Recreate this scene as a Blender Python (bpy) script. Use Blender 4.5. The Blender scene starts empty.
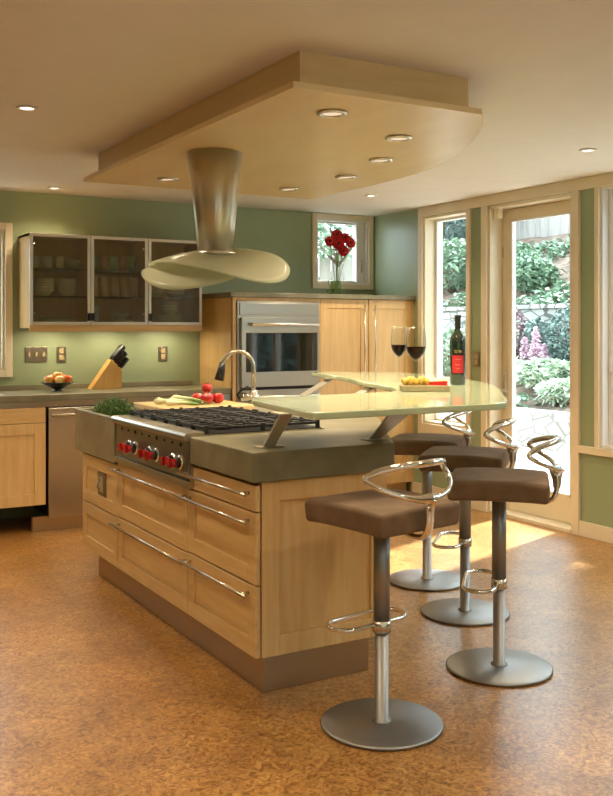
import bpy, bmesh, math, random
from mathutils import Matrix, Vector, noise
random.seed(7)
D = bpy.data
COL = bpy.context.scene.collection
PI = math.pi

# ------------------------------------------------------------------ mesh builder
class MB:
    def __init__(self):
        self.v = []; self.f = []; self.s = []; self.M = Matrix.Identity(4)
    def add(self, vs, fs, smooth=False):
        o = len(self.v)
        self.v += [self.M @ Vector(p) for p in vs]
        self.f += [[i + o for i in f] for f in fs]
        self.s += [smooth] * len(fs)
        return self
    def box(self, x0, x1, y0, y1, z0, z1):
        vs = [(x0,y0,z0),(x1,y0,z0),(x1,y1,z0),(x0,y1,z0),(x0,y0,z1),(x1,y0,z1),(x1,y1,z1),(x0,y1,z1)]
        return self.add(vs, [[0,3,2,1],[4,5,6,7],[0,1,5,4],[1,2,6,5],[2,3,7,6],[3,0,4,7]])
    def prism(self, poly, z0, z1, smooth=False):
        n = len(poly)
        vs = [(p[0],p[1],z0) for p in poly] + [(p[0],p[1],z1) for p in poly]
        fs = [list(range(n))[::-1], list(range(n,2*n))]
        o = len(self.v)
        self.v += [self.M @ Vector(p) for p in vs]
        self.f += [[i+o for i in f] for f in fs]; self.s += [False, False]
        for i in range(n):
            j = (i+1) % n
            self.f.append([i+o, j+o, n+j+o, n+i+o]); self.s.append(smooth)
        return self
    def lathe(self, prof, seg=24, cx=0, cy=0, smooth=True):
        vs = []; fs = []
        for r, z in prof:
            for k in range(seg):
                a = 2*PI*k/seg
                vs.append((cx + r*math.cos(a), cy + r*math.sin(a), z))
        for i in range(len(prof)-1):
            for k in range(seg):
                k2 = (k+1) % seg
                fs.append([i*seg+k, i*seg+k2, (i+1)*seg+k2, (i+1)*seg+k])
        if prof[0][0] > 1e-5: fs.append(list(range(seg))[::-1])
        if prof[-1][0] > 1e-5: fs.append([(len(prof)-1)*seg+k for k in range(seg)])
        return self.add(vs, fs, smooth)
    def cyl(self, p0, p1, r, r1=None, seg=16, smooth=True):
        return self.tube([p0, p1], [r, r if r1 is None else r1], seg, smooth=smooth)
    def tube(self, path, rad, seg=10, closed=False, smooth=True, flat=None):
        P = [Vector(p) for p in path]; n = len(P)
        if not isinstance(rad, (list, tuple)): rad = [rad]*n
        up = None; rings = []
        for i in range(n):
            if closed: t = P[(i+1) % n] - P[i-1]
            else: t = P[min(i+1,n-1)] - P[max(i-1,0)]
            if t.length < 1e-9: t = Vector((0,0,1))
            t.normalize()
            if up is None:
                up = Vector((0,0,1)) if abs(t.z) < .9 else Vector((1,0,0))
            up = up - t*up.dot(t)
            if up.length < 1e-6: up = t.orthogonal()
            up.normalize(); b = t.cross(up)
            fl = 1.0 if flat is None else flat[i]
            rings.append([P[i] + (up*math.cos(2*PI*k/seg)*fl + b*math.sin(2*PI*k/seg))*rad[i] for k in range(seg)])
        vs = [p for r in rings for p in r]; fs = []
        m = n if closed else n-1
        for i in range(m):
            a = i*seg; c = ((i+1) % n)*seg
            for k in range(seg):
                k2 = (k+1) % seg
                fs.append([a+k, a+k2, c+k2, c+k])
        if not closed:
            fs.append(list(range(seg))[::-1]); fs.append([(n-1)*seg+k for k in range(seg)])
        return self.add(vs, fs, smooth)
    def ball(self, c, rx, ry=None, rz=None, seg=16, rings=10):
        ry = rx if ry is None else ry; rz = rx if rz is None else rz
        vs = [(c[0], c[1], c[2]-rz)]; fs = []
        for i in range(1, rings):
            a = -PI/2 + PI*i/rings
            for k in range(seg):
                b = 2*PI*k/seg
                vs.append((c[0]+rx*math.cos(a)*math.cos(b), c[1]+ry*math.cos(a)*math.sin(b), c[2]+rz*math.sin(a)))
        vs.append((c[0], c[1], c[2]+rz)); top = len(vs)-1
        for k in range(seg):
            k2 = (k+1) % seg
            fs.append([0, 1+k2, 1+k])
            fs.append([top, top-seg+k, top-seg+k2])
        for i in range(rings-2):
            for k in range(seg):
                k2 = (k+1) % seg
                fs.append([1+i*seg+k, 1+i*seg+k2, 1+(i+1)*seg+k2, 1+(i+1)*seg+k])
        return self.add(vs, fs, True)
    def build(self, name, mat, parent=None, world=True, bevel=0, segs=2, subd=0, solid=0):
        me = D.meshes.new(name)
        off = Vector((0,0,0))
        if parent is not None and world:
            q = parent
            while q is not None:
                off += Vector(q.location); q = q.parent
        me.from_pydata([tuple(p-off) for p in self.v], [], self.f)
        me.polygons.foreach_set('use_smooth', self.s)
        me.update()
        bm = bmesh.new(); bm.from_mesh(me); bmesh.ops.recalc_face_normals(bm, faces=bm.faces); bm.to_mesh(me); bm.free()
        o = D.objects.new(name, me); COL.objects.link(o)
        me.materials.append(mat)
        if parent is not None: o.parent = parent
        if solid:
            m = o.modifiers.new('s', 'SOLIDIFY'); m.thickness = solid; m.offset = 0
        if bevel:
            m = o.modifiers.new('b', 'BEVEL'); m.width = bevel; m.segments = segs; m.limit_method = 'ANGLE'; m.angle_limit = math.radians(40)
        if subd:
            m = o.modifiers.new('u', 'SUBSURF'); m.levels = subd; m.render_levels = subd
        return o

def tag(o, label, cat, group=None):
    o['label'] = label; o['category'] = cat
    if group: o['group'] = group
    return o
def struct(o):
    o['kind'] = 'structure'; return o
def thing(name, label, cat, loc=(0,0,0), rz=0, group=None):
    o = D.objects.new(name, None); COL.objects.link(o)
    o.location = loc; o.rotation_euler = (0,0,rz); o.empty_display_size = .1
    return tag(o, label, cat, group)
def kids(o): return [c for c in D.objects if c.parent == o]
def copy_tree(o, parent=None):
    c = o.copy(); COL.objects.link(c)
    if parent is not None: c.parent = parent
    for k in kids(o): copy_tree(k, c)
    return c

# ------------------------------------------------------------------ materials
def nt(name):
    m = D.materials.new(name); m.use_nodes = True
    t = m.node_tree; b = t.nodes['Principled BSDF']
    return m, t, b
def setp(b, col=None, rough=None, metal=None, **k):
    if col is not None: b.inputs['Base Color'].default_value = (*col, 1)
    if rough is not None: b.inputs['Roughness'].default_value = rough
    if metal is not None: b.inputs['Metallic'].default_value = metal
    for kk, v in k.items(): b.inputs[kk.replace('_', ' ')].default_value = v
def mapped(t, scale, rot=(0,0,0)):
    tc = t.nodes.new('ShaderNodeTexCoord'); mp = t.nodes.new('ShaderNodeMapping')
    g = t.nodes.new('ShaderNodeNewGeometry')
    mp.inputs['Scale'].default_value = scale; mp.inputs['Rotation'].default_value = rot
    t.links.new(g.outputs['Position'], mp.inputs['Vector'])
    return mp.outputs['Vector']
def noise_col(t, b, vec, cols, scale=5, detail=4, dist=0, lo=.3, hi=.7, rough=None, bump=0, slot='Base Color'):
    n = t.nodes.new('ShaderNodeTexNoise'); n.inputs['Scale'].default_value = scale
    n.inputs['Detail'].default_value = detail; n.inputs['Distortion'].default_value = dist
    if vec is not None: t.links.new(vec, n.inputs['Vector'])
    r = t.nodes.new('ShaderNodeValToRGB'); e = r.color_ramp.elements
    e[0].position = lo; e[1].position = hi; e[0].color = (*cols[0],1); e[1].color = (*cols[-1],1)
    for i, c in enumerate(cols[1:-1]):
        x = e.new(lo + (hi-lo)*(i+1)/(len(cols)-1)); x.color = (*c,1)
    t.links.new(n.outputs['Fac'], r.inputs['Fac'])
    if slot: t.links.new(r.outputs['Color'], b.inputs[slot])
    if bump:
        bp = t.nodes.new('ShaderNodeBump'); bp.inputs['Strength'].default_value = bump; bp.inputs['Distance'].default_value = .005
        t.links.new(n.outputs['Fac'], bp.inputs['Height']); t.links.new(bp.outputs['Normal'], b.inputs['Normal'])
    return r
def plain(name, col, rough=.5, metal=0, var=.06, scale=6, bump=0, **k):
    m, t, b = nt(name); setp(b, col, rough, metal, **k)
    c0 = tuple(max(0, c*(1-var)) for c in col); c1 = tuple(min(1, c*(1+var)) for c in col)
    noise_col(t, b, mapped(t, (1,1,1)), [c0, c1], scale=scale, bump=bump)
    return m
def wood(name, a, c, scale=(14,14,1.2), rough=.38, coat=.25):
    m, t, b = nt(name); setp(b, a, rough); b.inputs['Coat Weight'].default_value = coat; b.inputs['Coat Roughness'].default_value = .25
    v = mapped(t, scale)
    r = noise_col(t, b, v, [a, tuple((x+y)/2 for x, y in zip(a, c)), c], scale=2.2, detail=6, dist=.6, lo=.3, hi=.72)
    v2 = mapped(t, tuple(s*6 for s in scale))
    n = t.nodes.new('ShaderNodeTexNoise'); n.inputs['Scale'].default_value = 2; t.links.new(v2, n.inputs['Vector'])
    mx = t.nodes.new('ShaderNodeMixRGB'); mx.blend_type = 'MULTIPLY'; mx.inputs['Fac'].default_value = .07
    t.links.new(r.outputs['Color'], mx.inputs['Color1']); t.links.new(n.outputs['Fac'], mx.inputs['Color2'])
    t.links.new(mx.outputs['Color'], b.inputs['Base Color'])
    return m
MAPLE_A = (.66,.42,.165); MAPLE_C = (.78,.54,.25)
M = {}
M['maple'] = wood('maple_vertical_grain', MAPLE_A, MAPLE_C)
M['maple_h'] = wood('maple_horizontal_grain', MAPLE_A, MAPLE_C, scale=(14,1.2,14))
M['maple_x'] = wood('maple_cross_grain', MAPLE_A, MAPLE_C, scale=(1.2,14,14))
M['soffit'] = wood('pale_maple_veneer', (.68,.49,.24), (.75,.56,.29), scale=(2.5,.5,9), rough=.42, coat=.3)
M['edge'] = wood('light_maple_edge_band', (.84,.66,.36), (.88,.72,.42), scale=(2,2,9), rough=.4)
M['butcher'] = wood('cutting_board_wood', (.62,.40,.17), (.82,.60,.32), scale=(1.5,22,10))
M['knifewood'] = wood('knife_block_wood', (.66,.36,.08), (.80,.50,.15))
M['board2'] = wood('small_board_wood', (.40,.33,.17), (.52,.44,.26), scale=(10,3,10))
M['trim'] = plain('cream_trim_paint', (.76,.67,.49), .4, var=.03)
M['sash'] = plain('white_window_sash', (.78,.76,.72), .4, var=.02)
M['ceil'] = plain('ceiling_paint', (.74,.69,.60), .8, var=.02)
M['green'] = plain('sage_green_wall_paint', (.29,.355,.215), .34, var=.04, scale=2)
M['steel'] = None
def brushed(name, col, rough, scale, amt=.05, aniso=.4, radial=None):
    m, t, b = nt(name); setp(b, col, rough, 1)
    v = mapped(t, scale)
    n = t.nodes.new('ShaderNodeTexNoise'); n.inputs['Scale'].default_value = 3; n.inputs['Detail'].default_value = 3; t.links.new(v, n.inputs['Vector'])
    mr = t.nodes.new('ShaderNodeMapRange'); mr.inputs['To Min'].default_value = rough-amt/2; mr.inputs['To Max'].default_value = rough+amt/2
    t.links.new(n.outputs['Fac'], mr.inputs['Value']); t.links.new(mr.outputs['Result'], b.inputs['Roughness'])
    b.inputs['Anisotropic'].default_value = aniso
    if radial:
        tn = t.nodes.new('ShaderNodeTangent'); tn.direction_type = 'RADIAL'; tn.axis = 'Z'; t.links.new(tn.outputs[0], b.inputs['Tangent']); b.inputs['Anisotropic Rotation'].default_value = radial
    return m
M['steel'] = brushed('brushed_stainless_steel', (.62,.60,.56), .30, (60,60,2))
M['chimney'] = brushed('brushed_chimney_steel', (.62,.58,.50), .30, (60,60,2), .05, .88, .25)
M['steel_h'] = brushed('brushed_stainless_steel_horizontal', (.52,.47,.39), .30, (2,2,80))
M['darksteel'] = brushed('control_panel_steel', (.36,.32,.28), .32, (2,2,80))
M['toekick'] = brushed('toe_kick_metal', (.52,.42,.30), .42, (3,3,60))
M['alu'] = brushed('anodised_aluminium', (.70,.64,.54), .45, (3,3,40))
M['bracket'] = plain('satin_bracket_metal', (.66,.61,.53), .38, .55)
M['stoolmetal'] = brushed('satin_grey_metal', (.34,.335,.33), .44, (30,30,3))
m, t, b = nt('polished_chrome'); setp(b, (.86,.84,.80), .05, 1); M['chrome'] = m
noise_col(t, b, mapped(t,(1,1,1)), [(.84,.82,.78),(.88,.86,.82)])
M['nickel'] = brushed('satin_nickel', (.66,.62,.55), .24, (20,20,20), .05)
M['black'] = plain('black_cast_iron', (.005,.005,.005), .5, bump=.1, scale=120)
M['blackplastic'] = plain('black_plastic', (.012,.012,.012), .3)
M['dark'] = plain('dark_recess', (.02,.018,.015), .6)
M['redknob'] = plain('red_enamel_knob', (.48,.012,.015), .15, Coat_Weight=.6)
# concrete
m, t, b = nt('polished_concrete'); setp(b, (.2,.19,.14), .38); b.inputs['Coat Weight'].default_value = .3; b.inputs['Coat Roughness'].default_value = .22
noise_col(t, b, mapped(t, (1,1,1)), [(.15,.135,.08),(.215,.195,.12),(.29,.265,.17)], scale=5.5, detail=9, dist=.4, lo=.25, hi=.78, bump=.05)
M['concrete'] = m
# suede
m, t, b = nt('brown_suede'); setp(b, (.12,.085,.06), .85); b.inputs['Sheen Weight'].default_value = .3; b.inputs['Sheen Roughness'].default_value = .4
b.inputs['Sheen Tint'].default_value = (.8,.55,.36,1)
noise_col(t, b, mapped(t, (1,1,1)), [(.125,.074,.040),(.215,.135,.078)], scale=9, detail=5, lo=.3, hi=.7, bump=.08)
M['suede'] = m
# cork floor
m, t, b = nt('cork_floor'); setp(b, (.4,.2,.08), .34); b.inputs['Coat Weight'].default_value = .35; b.inputs['Coat Roughness'].default_value = .28
v = mapped(t, (1,1,1))
r1 = noise_col(t, b, v, [(.25,.100,.018),(.48,.235,.060),(.66,.37,.115)], scale=26, detail=10, dist=2.6, lo=.34, hi=.66, slot=None)
r2 = noise_col(t, b, v, [(.66,.62,.58),(1,1,1)], scale=3.0, detail=6, dist=.5, lo=.3, hi=.65, slot=None)
vo = t.nodes.new('ShaderNodeTexVoronoi'); vo.inputs['Scale'].default_value = 90; t.links.new(v, vo.inputs['Vector'])
vr = t.nodes.new('ShaderNodeValToRGB'); vr.color_ramp.elements[0].color = (.72,.66,.6,1); vr.color_ramp.elements[1].color = (1.0,1.0,1.0,1)
vr.color_ramp.elements[0].position = .0; vr.color_ramp.elements[1].position = .9
t.links.new(vo.outputs['Color'], vr.inputs['Fac'])
mx = t.nodes.new('ShaderNodeMixRGB'); mx.blend_type = 'MULTIPLY'; mx.inputs['Fac'].default_value = 1
t.links.new(r1.outputs['Color'], mx.inputs['Color1']); t.links.new(r2.outputs['Color'], mx.inputs['Color2'])
mx2 = t.nodes.new('ShaderNodeMixRGB'); mx2.blend_type = 'MULTIPLY'; mx2.inputs['Fac'].default_value = .8
t.links.new(mx.outputs['Color'], mx2.inputs['Color1']); t.links.new(vr.outputs['Color'], mx2.inputs['Color2'])
t.links.new(mx2.outputs['Color'], b.inputs['Base Color'])
M['cork'] = m
# pale green cast glass of the bar
m, t, b = nt('celadon_bar_glass'); setp(b, (.62,.66,.40), .12); b.inputs['Coat Weight'].default_value = .25; b.inputs['Coat Roughness'].default_value = .03
noise_col(t, b, mapped(t, (1,1,1)), [(.56,.66,.42),(.64,.72,.50)], scale=4)
M['barglass'] = m
# window glass
def thin_glass(name, tint, gl=.09, grough=.0):
    m = D.materials.new(name); m.use_nodes = True; t = m.node_tree; t.nodes.clear()
    o = t.nodes.new('ShaderNodeOutputMaterial'); mix = t.nodes.new('ShaderNodeMixShader')
    tr = t.nodes.new('ShaderNodeBsdfTransparent'); g = t.nodes.new('ShaderNodeBsdfGlossy')
    tr.inputs['Color'].default_value = (*tint,1); g.inputs['Roughness'].default_value = grough
    fr = t.nodes.new('ShaderNodeLayerWeight'); fr.inputs['Blend'].default_value = .5
    pw = t.nodes.new('ShaderNodeMath'); pw.operation = 'POWER'; pw.inputs[1].default_value = 5
    mu = t.nodes.new('ShaderNodeMath'); mu.operation = 'MULTIPLY_ADD'; mu.inputs[1].default_value = .8; mu.inputs[2].default_value = gl*.3
    t.links.new(fr.outputs['Facing'], pw.inputs[0]); t.links.new(pw.outputs[0], mu.inputs[0]); t.links.new(mu.outputs[0], mix.inputs['Fac'])
    t.links.new(tr.outputs[0], mix.inputs[1]); t.links.new(g.outputs[0], mix.inputs[2]); t.links.new(mix.outputs[0], o.inputs['Surface'])
    return m
M['pane'] = thin_glass('window_glass', (.94,.97,.96))
M['wineglassmat'] = thin_glass('thin_wine_glass', (.95,.96,.95), .06)
M['shelfglass'] = thin_glass('shelf_glass', (.55,.68,.6), .3)
m = D.materials.new('frosted_door_glass'); m.use_nodes = True; t = m.node_tree; t.nodes.clear()
o = t.nodes.new('ShaderNodeOutputMaterial'); mix = t.nodes.new('ShaderNodeMixShader'); mix2 = t.nodes.new('ShaderNodeMixShader')
rf = t.nodes.new('ShaderNodeBsdfRefraction'); rf.inputs['Roughness'].default_value = .22; rf.inputs['IOR'].default_value = 1.18; rf.inputs['Color'].default_value = (.84,.82,.72,1)
df = t.nodes.new('ShaderNodeBsdfDiffuse'); df.inputs['Color'].default_value = (.42,.36,.26,1)
gl = t.nodes.new('ShaderNodeBsdfGlossy'); gl.inputs['Roughness'].default_value = .3
t.links.new(rf.outputs[0], mix.inputs[1]); t.links.new(df.outputs[0], mix.inputs[2]); mix.inputs['Fac'].default_value = .07
t.links.new(mix.outputs[0], mix2.inputs[1]); t.links.new(gl.outputs[0], mix2.inputs[2]); mix2.inputs['Fac'].default_value = .03
t.links.new(mix2.outputs[0], o.inputs['Surface'])
M['frost'] = m
m, t, b = nt('frosted_hood_glass'); setp(b, (.66,.64,.50), .16); b.inputs['Coat Weight'].default_value = .4; b.inputs['Transmission Weight'].default_value = .35; b.inputs['IOR'].default_value = 1.3
b.inputs['Roughness'].default_value = .3; b.inputs['Coat Roughness'].default_value = .12
noise_col(t, b, mapped(t,(1,1,1)), [(.62,.62,.48),(.68,.67,.53)])
b.inputs['Transmission Weight'].default_value = 0
tl = t.nodes.new('ShaderNodeBsdfTranslucent'); tl.inputs['Color'].default_value = (.66,.68,.54,1); mxs = t.nodes.new('ShaderNodeMixShader'); mxs.inputs['Fac'].default_value = .65
t.links.new(b.outputs[0], mxs.inputs[1]); t.links.new(tl.outputs[0], mxs.inputs[2]); t.links.new(mxs.outputs[0], t.nodes['Material Output'].inputs['Surface'])
M['hoodglass'] = m
m, t, b = nt('clear_glass'); setp(b, (1,1,1), .0); b.inputs['Transmission Weight'].default_value = 1; b.inputs['IOR'].default_value = 1.45; M['glass'] = m
m, t, b = nt('dark_green_bottle_glass'); setp(b, (.012,.022,.010), .06); b.inputs['Coat Weight'].default_value = 1; M['bottle'] = m
noise_col(t, b, mapped(t,(1,1,1)), [(.010,.020,.008),(.016,.028,.012)])
M['wine'] = plain('red_wine', (.018,.002,.003), .15, Specular_IOR_Level=.15)
M['labelred'] = plain('red_label_paper', (.62,.03,.03), .5)
M['labelblack'] = plain('black_label_paper', (.01,.01,.01), .5)
M['gold'] = plain('gold_lettering', (.65,.50,.15), .4)
M['labelpale'] = plain('pale_label_print', (.75,.25,.22), .5)
M['ovenglass'] = plain('black_oven_glass', (.006,.007,.007), .04, Coat_Weight=1)
M['tomato'] = plain('tomato_skin', (.42,.012,.006), .12, Coat_Weight=.5, var=.15)
M['leafgreen'] = plain('fresh_green_leaf', (.07,.15,.03), .5, var=.3, scale=40)
M['scallion'] = None
m, t, b = nt('fennel_white_to_green'); setp(b, (.7,.75,.4), .4)
tc = t.nodes.new('ShaderNodeTexCoord'); sp = t.nodes.new('ShaderNodeSeparateXYZ'); t.links.new(tc.outputs['Generated'], sp.inputs[0])
cr = t.nodes.new('ShaderNodeValToRGB'); e = cr.color_ramp.elements; e[0].position = .35; e[1].position = .8; e[0].color = (.78,.80,.52,1); e[1].color = (.16,.30,.06,1)
t.links.new(sp.outputs[0], cr.inputs['Fac']); t.links.new(cr.outputs['Color'], b.inputs['Base Color']); M['scallion'] = m
m, t, b = nt('apple_skin'); setp(b, (.8,.4,.08), .2); b.inputs['Coat Weight'].default_value = .4
noise_col(t, b, mapped(t,(1,1,1)), [(.62,.08,.02),(.82,.36,.06),(.86,.58,.16)], scale=14, lo=.38, hi=.6); M['apple'] = m
M['bowlblack'] = plain('black_ceramic', (.015,.016,.014), .12, Coat_Weight=.5)
M['china'] = plain('white_green_china', (.62,.66,.55), .25)
M['chinagreen'] = plain('pale_green_tumbler', (.32,.45,.32), .2)
M['chinapink'] = plain('amber_tumbler', (.55,.40,.30), .2)
M['bluebottle'] = plain('grey_blue_bottle', (.42,.46,.46), .3)
M['potato'] = plain('golden_fruit_skin', (.80,.52,.10), .25, var=.2, scale=60)
M['cheese'] = plain('pale_cheese', (.85,.76,.5), .45)
M['wax'] = plain('red_cheese_wax', (.60,.03,.03), .25)
M['petal'] = plain('deep_red_petal', (.55,.008,.014), .5, var=.25, scale=60)
M['flowercore'] = plain('dark_flower_centre', (.05,.004,.006), .7)
M['stem'] = plain('flower_stem_green', (.26,.36,.12), .45)
M['vase'] = thin_glass('green_tinted_vase_glass', (.84,.92,.76), .25)
M['plate'] = brushed('bronze_switch_plate', (.36,.31,.24), .4, (20,20,20))
M['ivory'] = plain('ivory_socket', (.46,.38,.2), .4)
# outdoors
M['soil'] = plain('mulched_soil', (.22,.16,.12), .95, var=.5, scale=9, bump=.5)
M['fence'] = wood('weathered_fence_boards', (.30,.27,.24), (.48,.45,.42), scale=(5,5,.5), rough=.85, coat=0)
M['bark'] = plain('bark', (.14,.10,.07), .9, var=.3)
def leafmat(name, a, c):
    g_ = lambda q: tuple(min(.8, (.62*x+.38*(q[0]*.3+q[1]*.6+q[2]*.3))*1.15+.02+(.02 if i_ == 2 else 0)) for i_, x in enumerate(q)); a = g_(a); c = g_(c)
    m, t, b = nt(name); setp(b, a, .55)
    noise_col(t, b, mapped(t,(1,1,1)), [a, tuple((x+y)/2 for x,y in zip(a,c)), c], scale=9, detail=3, lo=.3, hi=.7)
    return m
M['leaf_blue'] = leafmat('blue_green_foliage', (.05,.13,.09), (.16,.28,.20))
M['leaf_mid'] = leafmat('mid_green_foliage', (.07,.19,.06), (.22,.38,.16))
M['leaf_pale'] = leafmat('pale_variegated_foliage', (.22,.36,.17), (.55,.62,.40))
M['leaf_red'] = leafmat('burgundy_foliage', (.14,.03,.04), (.26,.08,.09))
M['astilbe'] = leafmat('pink_flower_plumes', (.60,.25,.38), (.78,.45,.55))
m, t, b = nt('patio_stone'); setp(b, (.55,.5,.45), .8)
br = t.nodes.new('ShaderNodeTexBrick'); br.inputs['Scale'].default_value = 1.0; br.inputs['Mortar Size'].default_value = .012
br.inputs['Brick Width'].default_value = .9; br.inputs['Row Height'].default_value = .6
br.inputs['Color1'].default_value = (.58,.54,.49,1); br.inputs['Color2'].default_value = (.50,.47,.42,1); br.inputs['Mortar'].default_value = (.3,.28,.25,1)
t.links.new(mapped(t,(1,1,1)), br.inputs['Vector']); t.links.new(br.outputs['Color'], b.inputs['Base Color']); M['patio'] = m
def stonemat(name, c1, c2, mo):
    m, t, b = nt(name); setp(b, c1, .85)
    v = mapped(t, (0,1.7,3.4))
    vo = t.nodes.new('ShaderNodeTexVoronoi'); vo.inputs['Scale'].default_value = 2.2; vo.feature = 'DISTANCE_TO_EDGE'; t.links.new(v, vo.inputs['Vector'])
    vc = t.nodes.new('ShaderNodeTexVoronoi'); vc.inputs['Scale'].default_value = 2.2; t.links.new(v, vc.inputs['Vector'])
    sx = t.nodes.new('ShaderNodeSeparateXYZ'); t.links.new(vc.outputs['Color'], sx.inputs[0])
    r = t.nodes.new('ShaderNodeValToRGB'); r.color_ramp.elements[0].color = (*c1,1); r.color_ramp.elements[1].color = (*c2,1); t.links.new(sx.outputs[0], r.inputs['Fac'])
    e = t.nodes.new('ShaderNodeValToRGB'); e.color_ramp.elements[0].position = .02; e.color_ramp.elements[1].position = .07
    t.links.new(vo.outputs['Distance'], e.inputs['Fac'])
    mx = t.nodes.new('ShaderNodeMixRGB'); mx.inputs['Color1'].default_value = (*mo,1); t.links.new(e.outputs['Color'], mx.inputs['Fac']); t.links.new(r.outputs['Color'], mx.inputs['Color2'])
    t.links.new(mx.outputs['Color'], b.inputs['Base Color']); return m
M['stone1'] = stonemat('pale_stone_blocks', (.55,.52,.46), (.42,.40,.36), (.2,.18,.16))
M['stone2'] = stonemat('grey_stone_blocks', (.26,.27,.25), (.38,.38,.35), (.08,.08,.07))
def emit(name, col, s):
    m = D.materials.new(name); m.use_nodes = True; t = m.node_tree; t.nodes.clear()
    o = t.nodes.new('ShaderNodeOutputMaterial'); e = t.nodes.new('ShaderNodeEmission'); e.inputs['Color'].default_value = (*col,1); e.inputs['Strength'].default_value = s
    t.links.new(e.outputs[0], o.inputs['Surface']); return m
M['lamp'] = emit('lit_lamp_lens', (1,.84,.62), 5)
M['lampdim'] = emit('dimmer_lamp_lens', (1,.78,.55), .8)

# ------------------------------------------------------------------ room shell
XR, YB, ZC = 4.714, 6.989, 2.36
XL, YF = -2.6, -2.6
WT = .17
struct(MB().box(XL-.2, XR+.17, YF-.2, YB+.15, -.12, 0).build('floor', M['cork']))
struct(MB().box(XL-.2, XR+WT, YF-.2, YB+.15, ZC, ZC+.15).build('ceiling', M['ceil']))
struct(MB().box(XL-.15, XL, YF, YB, 0, ZC).build('wall_left', M['green']))
w = MB()  # rear wall with a wide opening
w.box(XL, XR, YF-.15, YF, 0, .5).box(XL, XR, YF-.15, YF, 2.2, ZC).box(XL, -1.6, YF-.15, YF, .5, 2.2).box(3.2, XR, YF-.15, YF, .5, 2.2)
struct(w.build('wall_rear', M['green']))
# back wall with two windows
LW = (.70, 1.533, 1.073, 2.075)      # left window opening x0,x1,z0,z1
SW = (4.130, 4.662, 1.758, 2.312) # small window opening
w = MB(); y0, y1 = YB, YB+.15
w.box(XL, LW[0], y0, y1, 0, ZC); w.box(LW[0], LW[1], y0, y1, 0, LW[2]); w.box(LW[0], LW[1], y0, y1, LW[3], ZC)
w.box(LW[1], SW[0], y0, y1, 0, ZC); w.box(SW[0], SW[1], y0, y1, 0, SW[2]); w.box(SW[0], SW[1], y0, y1, SW[3], ZC)
w.box(SW[1], XR+WT, y0, y1, 0, ZC)
struct(w.build('wall_back', M['green']))
# right wall: window A, door, window B, window C
AW = (5.69, 6.248, .60, 2.28)
DR = (4.60, 5.455, 0, 2.28)
BW = (3.05, 4.365, .60, 2.29)
CW = (1.1, 2.75, .61, 2.29)
w = MB(); x0, x1 = XR, XR+WT
w.box(x0, x1, AW[1], YB, 0, ZC); w.box(x0, x1, AW[0], AW[1], 0, AW[2]); w.box(x0, x1, AW[0], AW[1], AW[3], ZC)
w.box(x0, x1, DR[1], AW[0], 0, ZC); w.box(x0, x1, DR[0], DR[1], DR[3], ZC)
w.box(x0, x1, BW[1], DR[0], 0, ZC); w.box(x0, x1, BW[0], BW[1], 0, BW[2]); w.box(x0, x1, BW[0], BW[1], BW[3], ZC)
w.box(x0, x1, CW[1], BW[0], 0, ZC); w.box(x0, x1, CW[0], CW[1], 0, CW[2]); w.box(x0, x1, CW[0], CW[1], CW[3], ZC)
w.box(x0, x1, YF, CW[0], 0, ZC)
struct(w.build('wall_right', M['green']))
T = .022
# casings on right wall
def casing(name, b):
    return struct(b.build(name, M['trim'], bevel=.003))
xa, xb = XR-T, XR
casing('trim_1', MB().box(xa, xb, YF, 6.30, 2.283, ZC))                                   # head band under the ceiling
c = MB().box(xa, xb, AW[1], 6.30, .494, 2.283).box(xa, xb, 5.645, AW[0], .494, 2.283).box(xa, xb, AW[0], AW[1], .494, AW[2])
casing('trim_2', c)
casing('trim_3', MB().box(xa, xb, DR[1], 5.515, 0, 2.283))
casing('trim_4', MB().box(xa, xb, 4.535, DR[0], 0, 2.283))
casing('trim_5', MB().box(xa, xb, BW[1], 4.40, .60, 2.283))
casing('trim_6', MB().box(xa-.004, xb, CW[0]-.06, 4.535, .550, .598))
casing('trim_7', MB().box(xa, xb, CW[1]-.0, BW[0], .611, 2.283))
casing('trim_8', MB().box(xa, xb, CW[0]-.06, CW[0], .611, 2.283))
struct(MB().box(XR-.018, XR, YF, 4.535, 0, .10).build('baseboard_right', M['trim'], bevel=.003))
struct(MB().box(XR-.018, XR, 5.515, 6.38, 0, .10).build('baseboard_corner', M['trim'], bevel=.003))
struct(MB().box(XL, XL+.018, YF, YB, 0, .10).build('baseboard_left', M['trim']))
struct(MB().box(XL, .9, YB-.018, YB, 0, .10).build('baseboard_back', M['trim']))
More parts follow.
